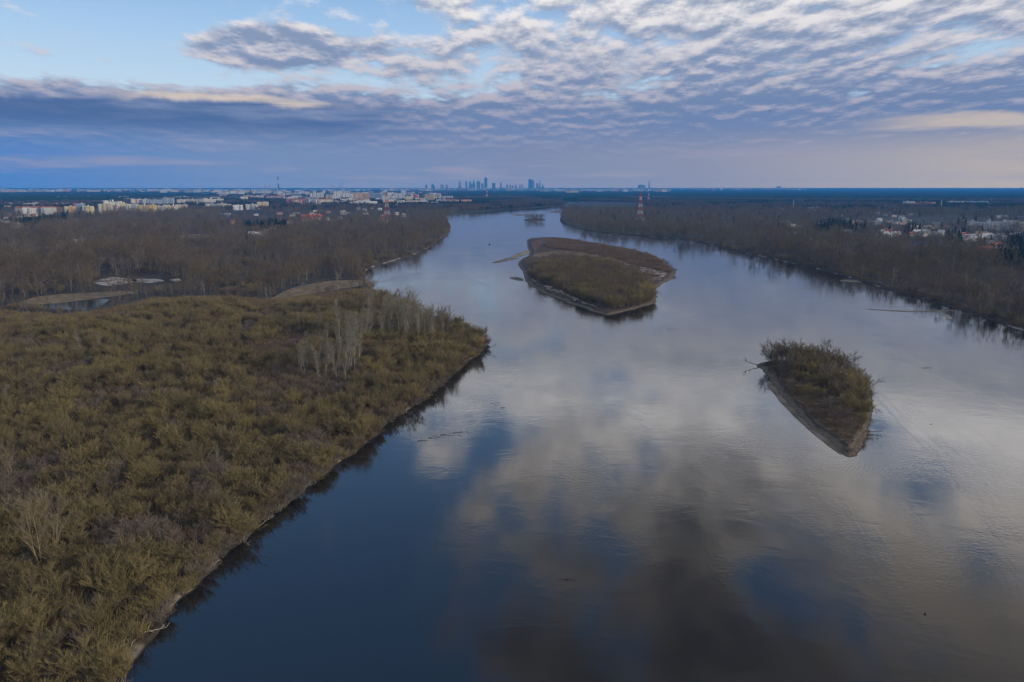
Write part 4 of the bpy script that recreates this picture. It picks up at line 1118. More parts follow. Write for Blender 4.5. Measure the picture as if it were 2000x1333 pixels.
# the rest of the city behind those blocks, one mass
cb = []
for k in range(9):
    w_, d_, h_ = R.uniform(24, 60), R.uniform(18, 30), R.uniform(16, 42)
    mb = city_proto(k); mb.v = [(a * w_, b * d_ * 2, c * h_) for a, b, c in mb.v]
    cb.append(mb.build('k', CP_[k].materials[0], link=False))
rest_ = []
for u0, u1, v0, v1, n in ((0, 140, 372.4, 376.6, 90), (150, 545, 371.2, 376.6, 170), (545, 830, 370.8, 374.5, 80), (745, 1075, 370.6, 373.2, 130), (1060, 1310, 370.6, 376.2, 150), (1310, 1580, 369.6, 372.8, 90), (430, 700, 377, 384, 60), (660, 860, 378, 394, 80)):
    for k in range(n):
        x, y = at(R.uniform(u0, u1), R.uniform(v0, v1), ZT)
        if inside([x], [y], RIVER)[0] or any((x - a) ** 2 + (y - b) ** 2 < (c * .9) ** 2 for a, b, c in FOOT): continue
        rest_.append((x, y, ZT, R.uniform(.7, 1.25) if y > 6000 else R.uniform(.4, .7), -math.atan2(x, y) + R.uniform(-.5, .5), R.randrange(9)))
DISTANT_CITY = rest_
# ---------------------------------------------------------------- vegetation layout
FX = np.array([f[0] for f in FOOT]); FY = np.array([f[1] for f in FOOT]); FR = np.array([f[2] for f in FOOT])
def foot_free(x, y):
    ok = np.ones(x.shape, bool)
    for a, b, r in zip(FX, FY, FR):
        # keep the building's own ground and the strip in front of it clear
        s = 0.006 * b
        ok &= ~((np.abs(x - a * y / b) < r) & (y > b - r - s) & (y < b + r * .8))
    return ok

# --- the willow flats on the near bank
gx, gy = grid(-520, 140, 95, 760, 4.9)
k = inside(gx, gy, THICK) & on_land(gx, gy, 0.6) & vis(gx, gy, .72) & ~clears(gx, gy)
gx, gy = gx[k], gy[k]
mass = snoise(gx, gy, 0.016, 3.0); mass2 = snoise(gx, gy, 0.05, 8.0)
order = np.argsort(gx ** 2 + gy ** 2)
in_fr = lambda x, y: (lambda p: -25 < p[0] < 2025 and p[1] < 1375)(pix(x, y, 4.0))
wil, grey, rest = [], [], []
for i in order:
    x, y = float(gx[i]), float(gy[i])
    if R.random() < 0.10: continue
    g = mass[i] * .8 + mass2[i] * .5 > 0.20 or R.random() < .16
    h = (R.uniform(3.2, 6.0) if g else R.choice([R.uniform(3.5, 6), R.uniform(4.5, 7.5), R.uniform(6, 9.5)])) * (1 + .35 * mass2[i])
    (grey if g else wil).append((x, y, h))
near_w = [q for q in wil if in_fr(q[0], q[1])][:190]; sw = set(near_w)
near_g = [q for q in grey if in_fr(q[0], q[1])][:105]; sg = set(near_g)
for x, y, h in near_w:
    edge = edge_dist(np.array([x]), np.array([y]), RIVER)[0] < 14
    lab, gr = ('olive willow leaning at the water edge of the near bank', 'willows along the near water edge') if edge else ('olive yellow willow in the dense thicket of the near bank', 'willows of the near thicket')
    plant(R.choice(P_WIL), x, y, ZT if not edge else 1.0, h, R.random() * 6.28, lab, gr, 'willow', sq=R.uniform(.85, 1.6))
for x, y, h in near_g:
    edge = edge_dist(np.array([x]), np.array([y]), RIVER)[0] < 14
    lab, gr = ('grey leafless shrub at the water edge of the near bank', 'grey shrubs along the near water edge') if edge else ('grey leafless shrub between the olive willows of the thicket', 'grey shrubs of the near thicket')
    plant(R.choice(P_GRY), x, y, ZT if not edge else 1.0, h, R.random() * 6.28, lab, gr, 'shrub', sq=R.uniform(.95, 1.7))
thick = [(x, y, ZT, h / 8.0 * R.uniform(1.0, 1.15), R.random() * 6.28, R.randrange(6)) for x, y, h in wil if (x, y, h) not in sw]
thick += [(x, y, ZT, h / 7.0, R.random() * 6.28, 6 + R.randrange(4)) for x, y, h in grey if (x, y, h) not in sg]
stuff_scatter('thicket', thick, [p.flat('k') for p in P_WIL + P_GRY], 'dense olive and grey willow thicket covering the flats')

# --- trees one can tell apart on the near bank: (u, v of foot, v of top, kind, label, group)
def tree_px(u, vb, vt, ps, label, group, cat, z=ZT, sq=1.0):
    x, y = at(u, vb, z); h = z_at(u, vt, y) - z
    return plant(R.choice(ps), x, y, z, h, R.random() * 6.28, label, group, cat, sq=sq)
GA = 'pale poplars in the middle of the near bank'
for u, vb, vt in ((588, 722, 668), (596, 728, 664), (606, 733, 660), (612, 722, 668), (622, 735, 668), (634, 738, 672), (640, 730, 660), (648, 744, 668), (655, 738, 655), (661, 736, 648), (668, 742, 664), (676, 735, 640), (684, 728, 610), (690, 730, 600), (697, 724, 604), (672, 718, 596), (704, 716, 612), (682, 706, 590), (600, 712, 655), (628, 720, 660), (601, 726, 668), (652, 728, 650), (679, 722, 606), (637, 722, 662)):
    u, vb, vt = u + R.gauss(0, 7), vb + R.gauss(0, 6), vt + R.gauss(0, 9)
    tree_px(u, vb, vt, P_POP, 'pale grey poplar in the tight clump beside the bare clearing', GA, 'poplar', sq=.85)
GB = 'pale trees toward the bank point'
for u, vb, vt in ((770, 668, 612), (778, 664, 602), (786, 668, 600), (794, 670, 604), (801, 666, 598), (808, 670, 606), (815, 668, 612), (822, 664, 606), (829, 668, 612), (836, 672, 618), (843, 664, 616), (850, 668, 622), (776, 654, 596), (812, 656, 600), (832, 654, 606), (774, 660, 606), (790, 658, 598), (804, 674, 612), (818, 660, 602), (825, 674, 616), (840, 656, 610), (797, 662, 600), (702, 668, 612), (710, 676, 618), (716, 660, 604), (724, 672, 616), (730, 650, 596), (738, 664, 610), (746, 672, 620), (752, 654, 600), (758, 668, 612), (764, 658, 600), (708, 640, 590), (742, 642, 588), (756, 640, 588), (848, 674, 628), (856, 670, 622), (864, 672, 630), (760, 630, 582), (790, 640, 584), (815, 644, 592), (700, 630, 582)):
    u, vb, vt = u + R.gauss(0, 6), vb + R.gauss(0, 4), vt - 13 + R.gauss(0, 9)
    tree_px(u, vb, vt, P_POP, 'white stemmed poplar in the row behind the bank point', GB, 'poplar', sq=.9)
for u, vb, vt, ps, lab in ((730, 616, 538, P_BIG, 'big spreading bare tree against the river, left of two bare giants'), (722, 622, 556, P_BIG, 'grey bare tree leaning beside the spreading giant'), (742, 618, 556, P_TALL, 'dense grey crowned tree at the bank curve'),
                           (772, 618, 562, P_POP, 'slim yellowish poplar cut out against the bright water'), (781, 620, 560, P_POP, 'second slim poplar cut out against the water'), (802, 622, 552, P_BIG, 'dark forked bare tree cut out against the water'), (810, 624, 566, P_BIG, 'shorter forked tree right beside the dark forked one'),
                           (838, 642, 594, P_TALL, 'fine twigged birch at the outer bank, first of three'), (850, 648, 590, P_TALL, 'round crowned birch at the outer bank'), (862, 650, 590, P_TALL, 'tallest round birch at the outer bank'), (872, 658, 594, P_TALL, 'round grey birch nearest the bank point'), (880, 664, 612, P_TALL, 'small grey birch at the bank point'),
                           (82, 1112, 936, P_BIG, 'big yellow barked bare tree standing alone in the thicket'), (110, 1085, 960, P_BIG, 'thin forked bare tree behind the big bare one'), (22, 935, 850, P_BIG, 'forked bare tree with pale limbs near the thicket'), (8, 985, 880, P_TALL, 'grey bare tree low in the thicket'), (20, 800, 745, P_BIG, 'pale grey bare tree in the upper thicket'), (58, 800, 752, P_TALL, 'grey round bare tree next to the pale one'),
                           (160, 690, 640, P_POP, 'lone white stem in the far thicket'), (193, 694, 652, P_POP, 'second white stem in the far thicket'), (423, 782, 738, P_POP, 'thin white stem in the middle of the thicket'), (428, 920, 868, P_POP, 'thin pale stem low in the thicket'),
                           (582, 640, 608, P_POP, 'white birch at the rear of the clearing'), (594, 644, 606, P_POP, 'white birch beside the rear clearing birch'), (617, 652, 612, P_POP, 'leaning pale birch above the clearing'), (626, 648, 606, P_POP, 'pale birch right of the leaning birch'), (930, 652, 633, P_BIG, 'tiny dead snag on the bank point'),
                           (30, 690, 616, P_TALL, 'grey bare tree beside the dark pond'), (120, 640, 600, P_TALL, 'pale bare tree in front of the pond'), (170, 632, 586, P_POP, 'white stemmed tree in front of the pond'), (150, 640, 596, P_TALL, 'brown bare tree in front of the pond'), (200, 628, 592, P_TALL, 'grey tree at the pond corner')):
    tree_px(u, vb, vt, ps, lab, None, 'tree')

# --- islands
WB = poly_px([(1036, 540), (1062, 520), (1112, 513), (1180, 516), (1240, 538), (1272, 566), (1276, 588), (1240, 599), (1195, 604), (1150, 592), (1090, 568), (1048, 551)], 1.4)
isl_thick = []
gx, gy = grid(10, 200, 560, 1000, 5.2)
k = inside(gx, gy, WB)
for x, y in zip(gx[k], gy[k]):
    if R.random() < .12: continue
    g = R.random() < .3
    tall_ = R.random() < .16
    isl_thick.append((float(x), float(y), 1.35, (R.uniform(.6, .85) if tall_ else R.uniform(.7, 1.6)), R.random() * 6.28, (10 + R.randrange(4)) if tall_ else (6 + R.randrange(4)) if g else R.randrange(6)))
isl_thick.sort(key=lambda q: q[1])
for q in isl_thick[:45]:
    if q[5] < 6: plant(P_WIL[q[5]], q[0], q[1], q[2], 8.0 * q[3], q[4], 'olive willow at the front of the broad island thicket', 'front willows of the broad island', 'willow')
    elif q[5] < 10: plant(P_GRY[q[5] - 6], q[0], q[1], q[2], 7.0 * q[3], q[4], 'grey leafless shrub at the front of the broad island thicket', 'front shrubs of the broad island', 'shrub')
    else: plant(P_TALL[q[5] - 10], q[0], q[1], q[2], 19.0 * q[3], q[4], 'bare tree at the front of the broad island thicket', 'front trees of the broad island', 'tree')
stuff_scatter('island_thicket', isl_thick[45:], [p.flat('k') for p in P_WIL + P_GRY + P_TALL], 'olive thicket covering the heart of the broad island')
for u, v in [(1296 + 4 * k_, 508 + 4.6 * k_) for k_ in range(6)] + [(1100, 467), (1108, 467), (1128, 469), (1132, 470), (1150, 474), (1240, 489), (1215, 483), (1262, 495), (1180, 478)]:
    x, y = at(u, v + 1.5, 1.3); plant(R.choice(P_GRY), x, y, 1.2, R.uniform(3, 5.5), R.random() * 6.28, 'small dark bush on the outer rim of the broad island', 'rim bushes of the broad island', 'bush', sq=1.2)
for u, vb, vt, w in ((1510, 712, 676, 0), (1522, 712, 664, 1), (1534, 712, 668, 1), (1545, 713, 660, 2), (1556, 714, 664, 1), (1566, 716, 676, 0), (1577, 717, 668, 1), (1588, 718, 674, 0), (1600, 720, 664, 2), (1612, 723, 666, 2), (1622, 726, 680, 1), (1634, 730, 690, 0), (1643, 734, 684, 1), (1655, 738, 706, 0), (1664, 742, 712, 1),
                     (1668, 748, 716, 0), (1678, 756, 722, 0), (1686, 767, 728, 1), (1684, 790, 750, 0), (1683, 815, 778, 0), (1680, 836, 802, 0), (1672, 770, 728, 0), (1664, 790, 755, 0), (1650, 775, 738, 1), (1612, 760, 722, 0), (1585, 758, 724, 0), (1556, 750, 722, 0), (1548, 722, 680, 0), (1570, 722, 684, 0), (1598, 726, 686, 0), (1626, 734, 694, 0), (1530, 736, 712, 1), (1545, 760, 738, 1), (1620, 800, 774, 1), (1640, 820, 794, 1), (1660, 840, 815, 1), (1560, 735, 700, 0), (1590, 742, 704, 0), (1620, 748, 708, 1), (1645, 756, 718, 0), (1540, 728, 692, 1), (1575, 730, 690, 0), (1605, 735, 694, 0), (1665, 775, 735, 0), (1680, 815, 780, 0), (1575, 775, 745, 0), (1600, 780, 752, 0), (1630, 775, 742, 0), (1655, 800, 768, 0), (1520, 722, 698, 0)):
    w = 0 if (w == 1 and R.random() < .35) or (w == 2 and R.random() < .1) else w
    ps = (P_WIL, P_GRY, P_TALL)[w]; vt -= (vb - vt) * .14
    tree_px(u, vb, vt, ps, ('olive willow on the small wooded island', 'grey many stemmed bush on the small wooded island', 'bare tree rising above the small wooded island')[w], ('small island willows', 'small island grey bushes', 'small island trees')[w], ('willow', 'bush', 'tree')[w], z=1.3, sq=(1.12, 1.2, 1.0)[w])
for i in range(26):
    x, y = at(R.uniform(1025, 1063), R.uniform(428, 431.5), 1.2)
    plant(R.choice(L_TALL + L_SHR), x, y, 1.1, R.uniform(13, 20), R.random() * 6.28, 'bare tree on the tiny round islet', 'trees of the tiny islet', 'tree', sq=1.2)

# --- woods: brown bare woods near, clumps and conifers far
bark = []; conif = []
HOLES = [poly_px(p, ZT) for p in ()]
shore_clear = 1.5
def woods(y0, y1, s, pad):
    gx, gy = grid(-pad * y1 - 60, pad * y1 + 60, y0, y1, s)
    k = vis(gx, gy, pad) & (gy < y1)
    gx, gy = gx[k], gy[k]
    k = on_land(gx, gy, shore_clear) & ~inside(gx, gy, FLATS) & ~clears(gx, gy)
    gx, gy = gx[k], gy[k]
    k = foot_free(gx, gy)
    return gx[k], gy[k]
CON_Z = [poly_px(p, ZT) for p in ([(20, 440), (100, 430), (135, 425), (128, 437), (105, 440), (40, 446)], [(140, 428), (190, 424), (180, 430), (145, 432)], [(0, 398), (220, 393), (420, 384), (560, 384), (560, 378), (0, 378)], [(470, 446), (560, 440), (560, 454), (470, 454)],
                                  [(1585, 446), (1650, 440), (1690, 446), (1690, 458), (1600, 458)], [(1845, 462), (1890, 460), (1890, 482), (1850, 482)], [(1770, 448), (1800, 446), (1800, 456), (1770, 456)], [(1960, 470), (2060, 470), (2060, 500), (1990, 500)], [(1940, 505), (2060, 500), (2060, 530), (1950, 530)],
                                  [(1300, 388), (1640, 391), (2100, 389), (2100, 370), (1300, 370)], [(880, 376), (1300, 376), (1300, 385), (880, 383)])]
def conif_at(x, y):
    z_ = np.zeros(x.shape, bool)
    for p in CON_Z: z_ |= inside(x, y, p)
    return z_
VZ = [poly_px(p, ZT) for p in ([(0, 437), (130, 425), (380, 412), (560, 405), (900, 398), (900, 371), (0, 371)], [(430, 462), (700, 428), (790, 420), (790, 398), (430, 408)], [(1500, 414), (2050, 402), (2050, 390), (1500, 390)], [(1700, 470), (2050, 470), (2050, 425), (1700, 425)])]
ind_l, ind_r, ind_c = [], [], []
for y0, y1, s in ((430, 1000, 8.0), (1000, 1700, 10.5), (1700, 3000, 15.0)):
    x, y = woods(y0, y1, s, .72)
    c = conif_at(x, y); n1_ = snoise(x, y, .006, 2.0); n2_ = snoise(x, y, .02, 6.0); n3_ = snoise(x, y, .009, 12.0)
    thin = np.zeros(x.shape, bool)
    for p in VZ: thin |= inside(x, y, p)
    ed = edge_dist(x, y, RIVER)
    for i in range(len(x)):
        X_, Y_ = float(x[i]), float(y[i])
        if thin[i] and not c[i] and (n1_[i] > .02 or R.random() < .35): continue
        if R.random() < .07 or (n2_[i] < -.33 and ed[i] > 30): continue
        if c[i] or (ed[i] > 110 and Y_ > 950 and R.random() < (.06 if X_ > 0 else .025) and n2_[i] > 0):
            conif.append((X_, Y_, ZT, R.uniform(.7, 1.15) * (1.15 if Y_ > 1700 else 1), R.random() * 6.28, R.randrange(3)))
            continue
        h = R.uniform(9, 18) * (1 + .45 * n1_[i] + .25 * n3_[i])
        small = ed[i] < 6 or n2_[i] > .26
        k3 = 0 if n3_[i] < -.10 else 2 if n3_[i] > .16 else 1
        if R.random() < .3: k3 = R.randrange(3)
        if small: idx, h = 9 + R.randrange(3), R.uniform(5.0, 9.5)
        else: idx = (1, 0, 2)[k3] * 3 + R.randrange(3); h *= R.choice([R.uniform(.65, 1.0), R.uniform(.8, 1.15), R.uniform(1.0, 1.4)])
        if small and R.random() < .45: idx = 12 + R.randrange(3)
        if not small and R.random() < .07: idx = 15 + R.randrange(2)
        bark.append((X_, Y_, ZT if ed[i] > 7 else 1.1, h / (17.0 if idx < 9 or idx > 14 else 8.0), R.random() * 6.28, idx))
# the nearest ones of the woods stand as trees of their own
def visible_px(q): 
    u, v = pix(q[0], q[1], 8); return -20 < u < 2020
bark.sort(key=lambda q: q[0] ** 2 + q[1] ** 2)
own, mass_ = [], []
nl = nr = 0
for q in bark:
    tall = q[5] < 9 or q[5] > 14
    if visible_px(q) and q[0] > 0 and nr < 170: own.append(q); nr += 1
    elif visible_px(q) and q[0] <= 0 and nl < 130: own.append(q); nl += 1
    else: mass_.append(q)
for q in own:
    right = q[0] > 0; tall = q[5] < 9 or q[5] > 14
    ps = (P_TALL if R.random() < .85 else P_POP) if tall else (P_GRY if R.random() < .5 else P_WIL if R.random() < .4 else L_SHR)
    h = q[3] * (17.0 if tall else 8.0)
    if right: lab, gr = ('bare brown tree in the wood on the far bank', 'near trees of the far bank wood') if tall else ('bushy bare shrub along the foot of the far bank', 'shrubs along the far bank')
    else: lab, gr = ('bare brown tree in the wood behind the willow flats', 'front trees of the wood behind the flats') if tall else ('bushy bare shrub at the edge of the wood behind the flats', 'shrubs behind the flats')
    p = R.choice(ps)
    o = plant(p, q[0], q[1], q[2], h, q[4], lab, gr, 'tree' if tall else 'shrub', sq=1.1)
    o.name = 'bare_tree' if tall else 'bare_shrub'
stuff_scatter('woodland', mass_, [p.flat('k') for p in L_TALL + L_SHR + L_WIL + L_BIR], 'brown leafless woodland filling both river banks')
conif.sort(key=lambda q: q[0] ** 2 + q[1] ** 2)
cn = [q for q in conif if visible_px(q)][:120]; cs = set(cn)
for q in cn:
    p = P_CON[q[5]]
    plant(p, q[0], q[1], q[2], 16.0 * q[3], q[4], 'dark green conifer standing out of the bare brown wood', 'dark conifers in the bare woods', 'conifer')
stuff_scatter('conifer_wood', [q for q in conif if q not in cs], [p.flat('k') for p in P_CON], 'dark conifer stands far off among the bare woods')
far_items = []
for y0, y1, s, sc in ((3000, 5200, 30.0, 0), (5200, 9500, 52.0, 1), (9500, 21000, 95.0, 2)):
    x, y = woods(y0, y1, s, .70)
    c = conif_at(x, y); n1_ = snoise(x, y, .0011, 4.0)
    thin = np.zeros(x.shape, bool)
    for p in VZ: thin |= inside(x, y, p)
    for i in range(len(x)):
        if not c[i] and thin[i] and R.random() < .72: continue
        if not c[i] and not thin[i] and n1_[i] > .34: continue
        dark = c[i] or n1_[i] < -.12 or R.random() < .15
        far_items.append((float(x[i]), float(y[i]), ZT - .3, R.uniform(.85, 1.15), R.random() * 6.28, sc * 6 + ((3 + R.randrange(3)) if dark else R.randrange(3))))
fk = []
for n_, s_, hh_, f_ in ((11, 34, (10, 17), 1.0), (15, 60, (9, 15), 1.5), (20, 112, (8, 13), 2.3)):
    fk += [clump(n_, s_, hh_, 34, False, f_).build('k', M_FARW, link=False) for _ in range(3)] + [clump(n_ + 4, s_, hh_, 26, True, f_ * 1.15).build('k', M_CON, link=False) for _ in range(3)]
stuff_scatter('distant_forest', far_items, fk, 'far woods fading into blue toward the city')

# --- low growth: brush and dead grass on open ground, along banks and on the islands
# shrubs leaning out along the water edge
acc = 0.0
for i in range(1, len(S_LEFT) - 2):
    x, y = S_LEFT[i]
    acc += math.hypot(x - S_LEFT[i - 1][0], y - S_LEFT[i - 1][1])
    if y < 150 or y > 560 or acc < 2.6: continue
    acc = R.uniform(-2.2, 1.0)
    nx, ny = S_LEFT[i + 2][0] - S_LEFT[i][0], S_LEFT[i + 2][1] - S_LEFT[i][1]; L_ = math.hypot(nx, ny) or 1
    d = R.uniform(-.9, 2.2)
    if inside([x], [y], FLATS)[0] or y < 520:
        g = R.random() < .5
        o = plant(R.choice(P_GRY if g else P_WIL), x - ny / L_ * d, y + nx / L_ * d, .35, R.uniform(2.4, 6.0), R.random() * 6.28, 'grey leafless shrub at the water edge of the near bank' if g else 'olive willow leaning at the water edge of the near bank',
                  'grey shrubs along the near water edge' if g else 'willows along the near water edge', 'shrub' if g else 'willow', sq=R.uniform(1.1, 1.5))
        k_ = R.uniform(.05, .35); o.rotation_euler = Vector((ny / L_ * 1.0, -nx / L_, 0)).cross(Vector((0, 0, -1))).normalized() * k_
low = []
def brush(poly, s, z, hs, idxs, keep=.9, margin=0):
    xs_, ys_ = [p[0] for p in poly], [p[1] for p in poly]
    gx, gy = grid(min(xs_), max(xs_), min(ys_), max(ys_), s)
    k = inside(gx, gy, poly)
    if margin: k &= edge_dist(gx, gy, poly) > margin
    for x, y in zip(gx[k], gy[k]):
        if R.random() > keep: continue
        low.append((float(x), float(y), z, R.uniform(*hs), R.random() * 6.28, R.choice(idxs)))
brush(S_SMALL, 1.5, 1.2, (.5, 1.3), [0, 0, 1, 1, 2, 3], .85, 4.5)
RED_B = poly_px([(1085, 468), (1112, 469), (1150, 475), (1200, 483), (1250, 493), (1285, 506), (1303, 522), (1308, 533), (1240, 518), (1180, 500), (1100, 488), (1070, 484), (1062, 478)], 1.4)
n_low = len(low)
brush(RED_B, 2.4, 1.4, (1.0, 2.4), [0, 0, 1, 2], .95)
red_ = low[n_low:]; del low[n_low:]
for q in red_:
    k_ = mnoise.noise(Vector((q[0] * .05, q[1] * .05, 3.0))) + .5 * mnoise.noise(Vector((q[0] * .16, q[1] * .16, 5.0)))
    if k_ > -.34: low.append((q[0], q[1], q[2], q[3] * (1 + 1.1 * k_), q[4], q[5]))
brush(poly_px([(470,690),(505,672),(560,655),(600,650),(622,655),(600,668),(585,684),(560,700),(510,712),(478,708)], ZT), 2.2, ZT, (.8, 1.7), [0, 0, 1, 2], .62)
brush(S_BIG, 4.2, 1.35, (.6, 1.4), [0, 1, 2, 2], .6, 9)
for i in range(0, len(S_LEFT) - 2):
    x, y = S_LEFT[i]
    if y < 120 or y > 1500: continue
    for k_ in range(3 if y < 450 else 1):
        d = R.uniform(2.0, 9.0)
        nx, ny = S_LEFT[i + 2][0] - S_LEFT[i][0], S_LEFT[i + 2][1] - S_LEFT[i][1]; L_ = math.hypot(nx, ny) or 1
        X_, Y_ = x - ny / L_ * d + R.uniform(-1, 1), y + nx / L_ * d + R.uniform(-1, 1)
        low.append((X_, Y_, .6 if d < 4 else 1.2, R.uniform(.7, 1.9), R.random() * 6.28, R.choice([0, 1, 2, 3])))
for i in range(0, len(S_RIGHT) - 2):
    x, y = S_RIGHT[i]
    if y < 380 or y > 1700: continue
    nx, ny = S_RIGHT[i + 2][0] - S_RIGHT[i][0], S_RIGHT[i + 2][1] - S_RIGHT[i][1]; L_ = math.hypot(nx, ny) or 1
    for k_ in range(2):
        d = R.uniform(3, 10); low.append((x - ny / L_ * d, y + nx / L_ * d, 1.0, R.uniform(1, 2.6), R.random() * 6.28, R.choice([0, 1, 2])))
gx, gy = grid(-430, 90, 110, 700, 3.3)
k = inside(gx, gy, FLATS) & on_land(gx, gy, 3.0) & vis(gx, gy, .72) & ~clears(gx, gy)
for x, y in zip(gx[k], gy[k]): low.append((float(x), float(y), ZT, R.uniform(1.4, 3.2), R.random() * 6.28, R.choice([0, 1, 2, 2, 4, 4, 4])))
stuff_scatter('undergrowth', low, [tuft(60, 1.2, .10).build('k', M_BRUSH, link=False), tuft(60, 1.1, .10, 1.1).build('k', M_BRUSH, link=False), tuft(50, .9, .08).build('k', M_GREY, link=False), tuft(60, .9, .08).build('k', M_REED, link=False), tuft(70, 1.1, .07, 1.2).build('k', M_WILLOW, link=False)], 'low brown brush and dead grass on open ground and banks')

# pale dead reed tussocks on the near water edge
tu = [tuft(110, 1.9, .07, 1.3).build('reed_tussock', M_REED, link=False).data for _ in range(3)]
for u, v in ((556, 990), (562, 980), (545, 998), (603, 940), (610, 936), (618, 930), (478, 1050), (486, 1043), (470, 1058), (495, 1032), (380, 1085), (388, 1078), (215, 1300), (222, 1288), (205, 1315), (218, 1262), (232, 1246), (700, 868), (690, 876), (745, 836), (640, 915), (655, 905), (420, 1090), (300, 1215), (528, 1012)):
    x, y = at(u - 6, v, 1.0)
    o = bpy.data.objects.new('reed_tussock', R.choice(tu)); COL.objects.link(o); o.location = (x, y, .9); o.rotation_euler = (0, 0, R.random() * 6.28); s_ = R.uniform(.8, 1.5); o.scale = (s_, s_, s_)
    tag(o, 'pale dead reed tussock hanging over the near water edge', 'reed tussock', 'pale reed tussocks on the near bank')

# driftwood and fallen trees
M_DRIFT = twig_mat('driftwood', [(0.22, 0.19, 0.15), (0.36, 0.33, 0.28)])
M_WETW = twig_mat('wet_wood', [(0.03, 0.025, 0.02), (0.05, 0.04, 0.03)])
def fallen(u, v, L, ang, rise, mat, label, group=None, z=0.4, nb=7, name='fallen_tree', r=.22):
    x, y = at(u, v, z)
    mb = MB(); d = Vector((math.cos(ang), math.sin(ang), rise)).normalized(); pts = [Vector((0, 0, 0))]
    for k_ in range(5): pts.append(pts[-1] + jit(d, .09) * (L / 5))
    mb.tube(pts, [r * (1 - .16 * k_) for k_ in range(6)], 5)
    for b in range(nb):
        q = pts[R.randrange(2, 6)]; bd = jit(d * .5 + UP * R.uniform(0, .9) * (1 if rise >= 0 else .3), .5); l = L * R.uniform(.15, .35)
        mb.tube([q, q + bd * l * .6, q + jit(bd, .3) * l], [r * .4, r * .28, r * .1], 3)
    o = mb.build(name, mat); o.location = (x, y, z); tag(o, label, 'driftwood' if name == 'driftwood' else 'fallen tree', group)
    return o
fallen(1482, 714, 8, math.pi * .97, .34, M_WETW, 'dark fallen tree pointing off the tip of the small island', z=.6, nb=8)
fallen(1690, 842, 6.5, -.05, .03, M_WETW, 'bare branch over the water beside the small island', z=.8, nb=6, r=.14)
fallen(1692, 850, 5, -.12, .0, M_WETW, 'lower bare branch over the water by the island tip', z=.6, nb=4, r=.12)
fallen(256, 1250, 7, -1.1, -.08, M_DRIFT, 'whitened dead tree hanging into the near water', z=1.0, nb=10, r=.22)
fallen(272, 1238, 5, .45, .03, M_DRIFT, 'long grey log lying over the near bank edge', z=1.0, nb=5, r=.16)
fallen(500, 1032, 5, .8, .3, M_DRIFT, 'forked pale snag above the reed tussock', z=1.2, nb=5, r=.14)
fallen(690, 893, 6, -.1, .06, M_WETW, 'dark branch lying out over the water', z=.4, nb=5, r=.16)
fallen(944, 684, 7, .15, .35, M_WETW, 'dark bough leaning out from the bank point', z=.9, nb=12, r=.16)
fallen(938, 676, 6, .4, .5, M_WETW, 'upper bough leaning from the bank point', z=1.0, nb=12, r=.14)
fallen(1278, 572, 7, .2, .1, M_WETW, 'dark branch off the shore of the broad island', z=.6, nb=6, r=.16)
for u, v, L, a in ((860, 850, 7, .25), (885, 845, 5, .1), (836, 856, 6, .3), (815, 862, 4, .2), (945, 792, 5, .1), (958, 788, 4, .3), (978, 797, 4, .15), (1092, 1133, 3.6, .05), (1290, 645, 9, .35), (1800, 719, 6, .0), (1880, 729, 2.2, .0), (1816, 829, 2, .1)):
    fallen(u, v, L, a, .0, M_WETW, 'dark drifting branch barely breaking the water surface', 'drifting branches in the river', z=.02, nb=4, name='driftwood', r=.11)
for u, v, s_ in ((956, 478, 1.6), (1779, 584, .6), (1806, 1200, .35), (973, 478, .6)):
    x, y = at(u, v, 0); mb = MB()
    for q in range(3): mb.tube([(R.uniform(-.4, .4) * s_, R.uniform(-.4, .4) * s_, -.3), (R.uniform(-.4, .4) * s_, 0, s_ * .3), (R.uniform(-.3, .3) * s_, 0, s_ * .75)], [s_ * .7, s_ * .6, s_ * .2], 6)
    o = mb.build('river_stone', M_WETW); o.location = (x, y, 0); tag(o, 'small dark stone standing out of the open water', 'stone', 'stones in the river')
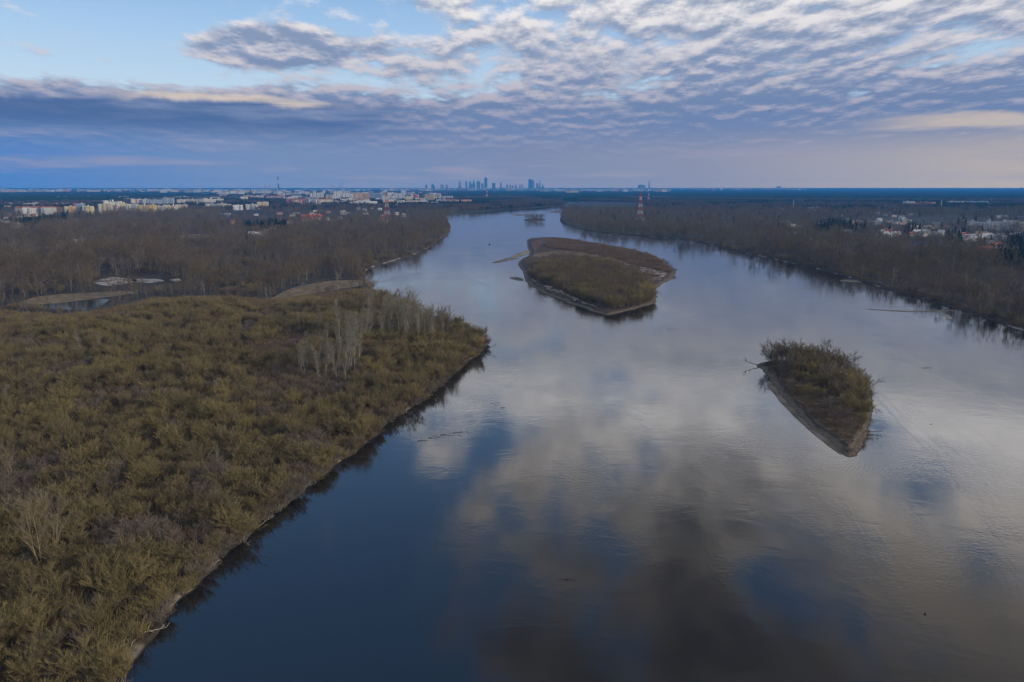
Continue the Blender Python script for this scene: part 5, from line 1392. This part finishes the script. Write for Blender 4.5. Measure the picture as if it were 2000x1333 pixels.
for i in range(26):
    k_ = R.randrange(10, len(S_LEFT) - 10)
    x, y = S_LEFT[k_]
    while not (150 < y < 520): k_ = R.randrange(10, len(S_LEFT) - 10); x, y = S_LEFT[k_]
    nx, ny = S_LEFT[k_ + 3][0] - S_LEFT[k_ - 3][0], S_LEFT[k_ + 3][1] - S_LEFT[k_ - 3][1]
    a = math.atan2(-nx, ny) + R.gauss(0, .7)
    mb = MB(); d = Vector((math.cos(a), math.sin(a), R.uniform(-.12, .35))).normalized(); L = R.uniform(2.2, 5.0); pts = [Vector((0, 0, 0)) - d * .6]
    for q in range(5): pts.append(pts[-1] + jit(d, .14) * (L / 5))
    mb.tube(pts, [.11, .10, .08, .06, .04, .02], 4)
    for b in range(9):
        q = pts[R.randrange(2, 6)]; bd = jit(d, .6); l = L * R.uniform(.15, .4)
        mb.tube([q, q + bd * l * .6, q + jit(bd, .4) * l], [.045, .03, .012], 3)
    o = mb.build('dead_branch', M_DRIFT if R.random() < .6 else M_WETW); o.location = (x, y, .75)
    tag(o, 'bare dead branch reaching out over the water from the near bank', 'branch', 'dead branches along the near bank')
# bird
d_ = ray(1503, 217); bp_ = Vector((0, 0, CAM_H)) + d_ * 230
bt = empty('bird', bp_, .6); tag(bt, 'tiny dark bird flying under the clouds', 'bird')
mb = MB(); mb.tube([(-.28, 0, 0), (-.12, 0, .02), (.1, 0, .03), (.26, 0, .02), (.34, 0, .01)], [.02, .07, .08, .05, .01], 8)
V0 = len(mb.v)
for sg_ in (-1, 1):
    b0 = len(mb.v)
    mb.v += [(.12, sg_ * .05, .05), (-.08, sg_ * .05, .05), (-.04, sg_ * .32, .16), (.12, sg_ * .30, .17), (-.10, sg_ * .62, .10), (.0, sg_ * .60, .11)]
    mb.f += [(b0, b0 + 1, b0 + 2, b0 + 3), (b0 + 3, b0 + 2, b0 + 4, b0 + 5)]
b0 = len(mb.v); mb.v += [(-.26, 0, .02), (-.42, .08, .02), (-.42, -.08, .02)]; mb.f += [(b0, b0 + 1, b0 + 2)]
mb.build('body', plain((0.03, 0.03, 0.035)), bt)

stuff_scatter('distant_city', DISTANT_CITY, cb, 'endless small pale buildings of the city along the horizon')
# ---------------------------------------------------------------- air
def haze_box(density, color):
    mb = MB(); mb.box(-FARD - 900, FARD + 900, -1400, FARD + 900, -2.0, 345.0)
    m = bpy.data.materials.new('haze'); m.use_nodes = True
    nt = m.node_tree
    for n in list(nt.nodes): nt.nodes.remove(n)
    o = nt.nodes.new('ShaderNodeOutputMaterial'); v = nt.nodes.new('ShaderNodeVolumePrincipled')
    v.inputs['Color'].default_value = (*color, 1); v.inputs['Density'].default_value = density
    nt.links.new(v.outputs[0], o.inputs['Volume'])
    h = mb.build('haze', m)
    tag(h, 'thin blue air over the whole valley', kind='stuff')
haze_box(HAZE_D, HAZE_C)
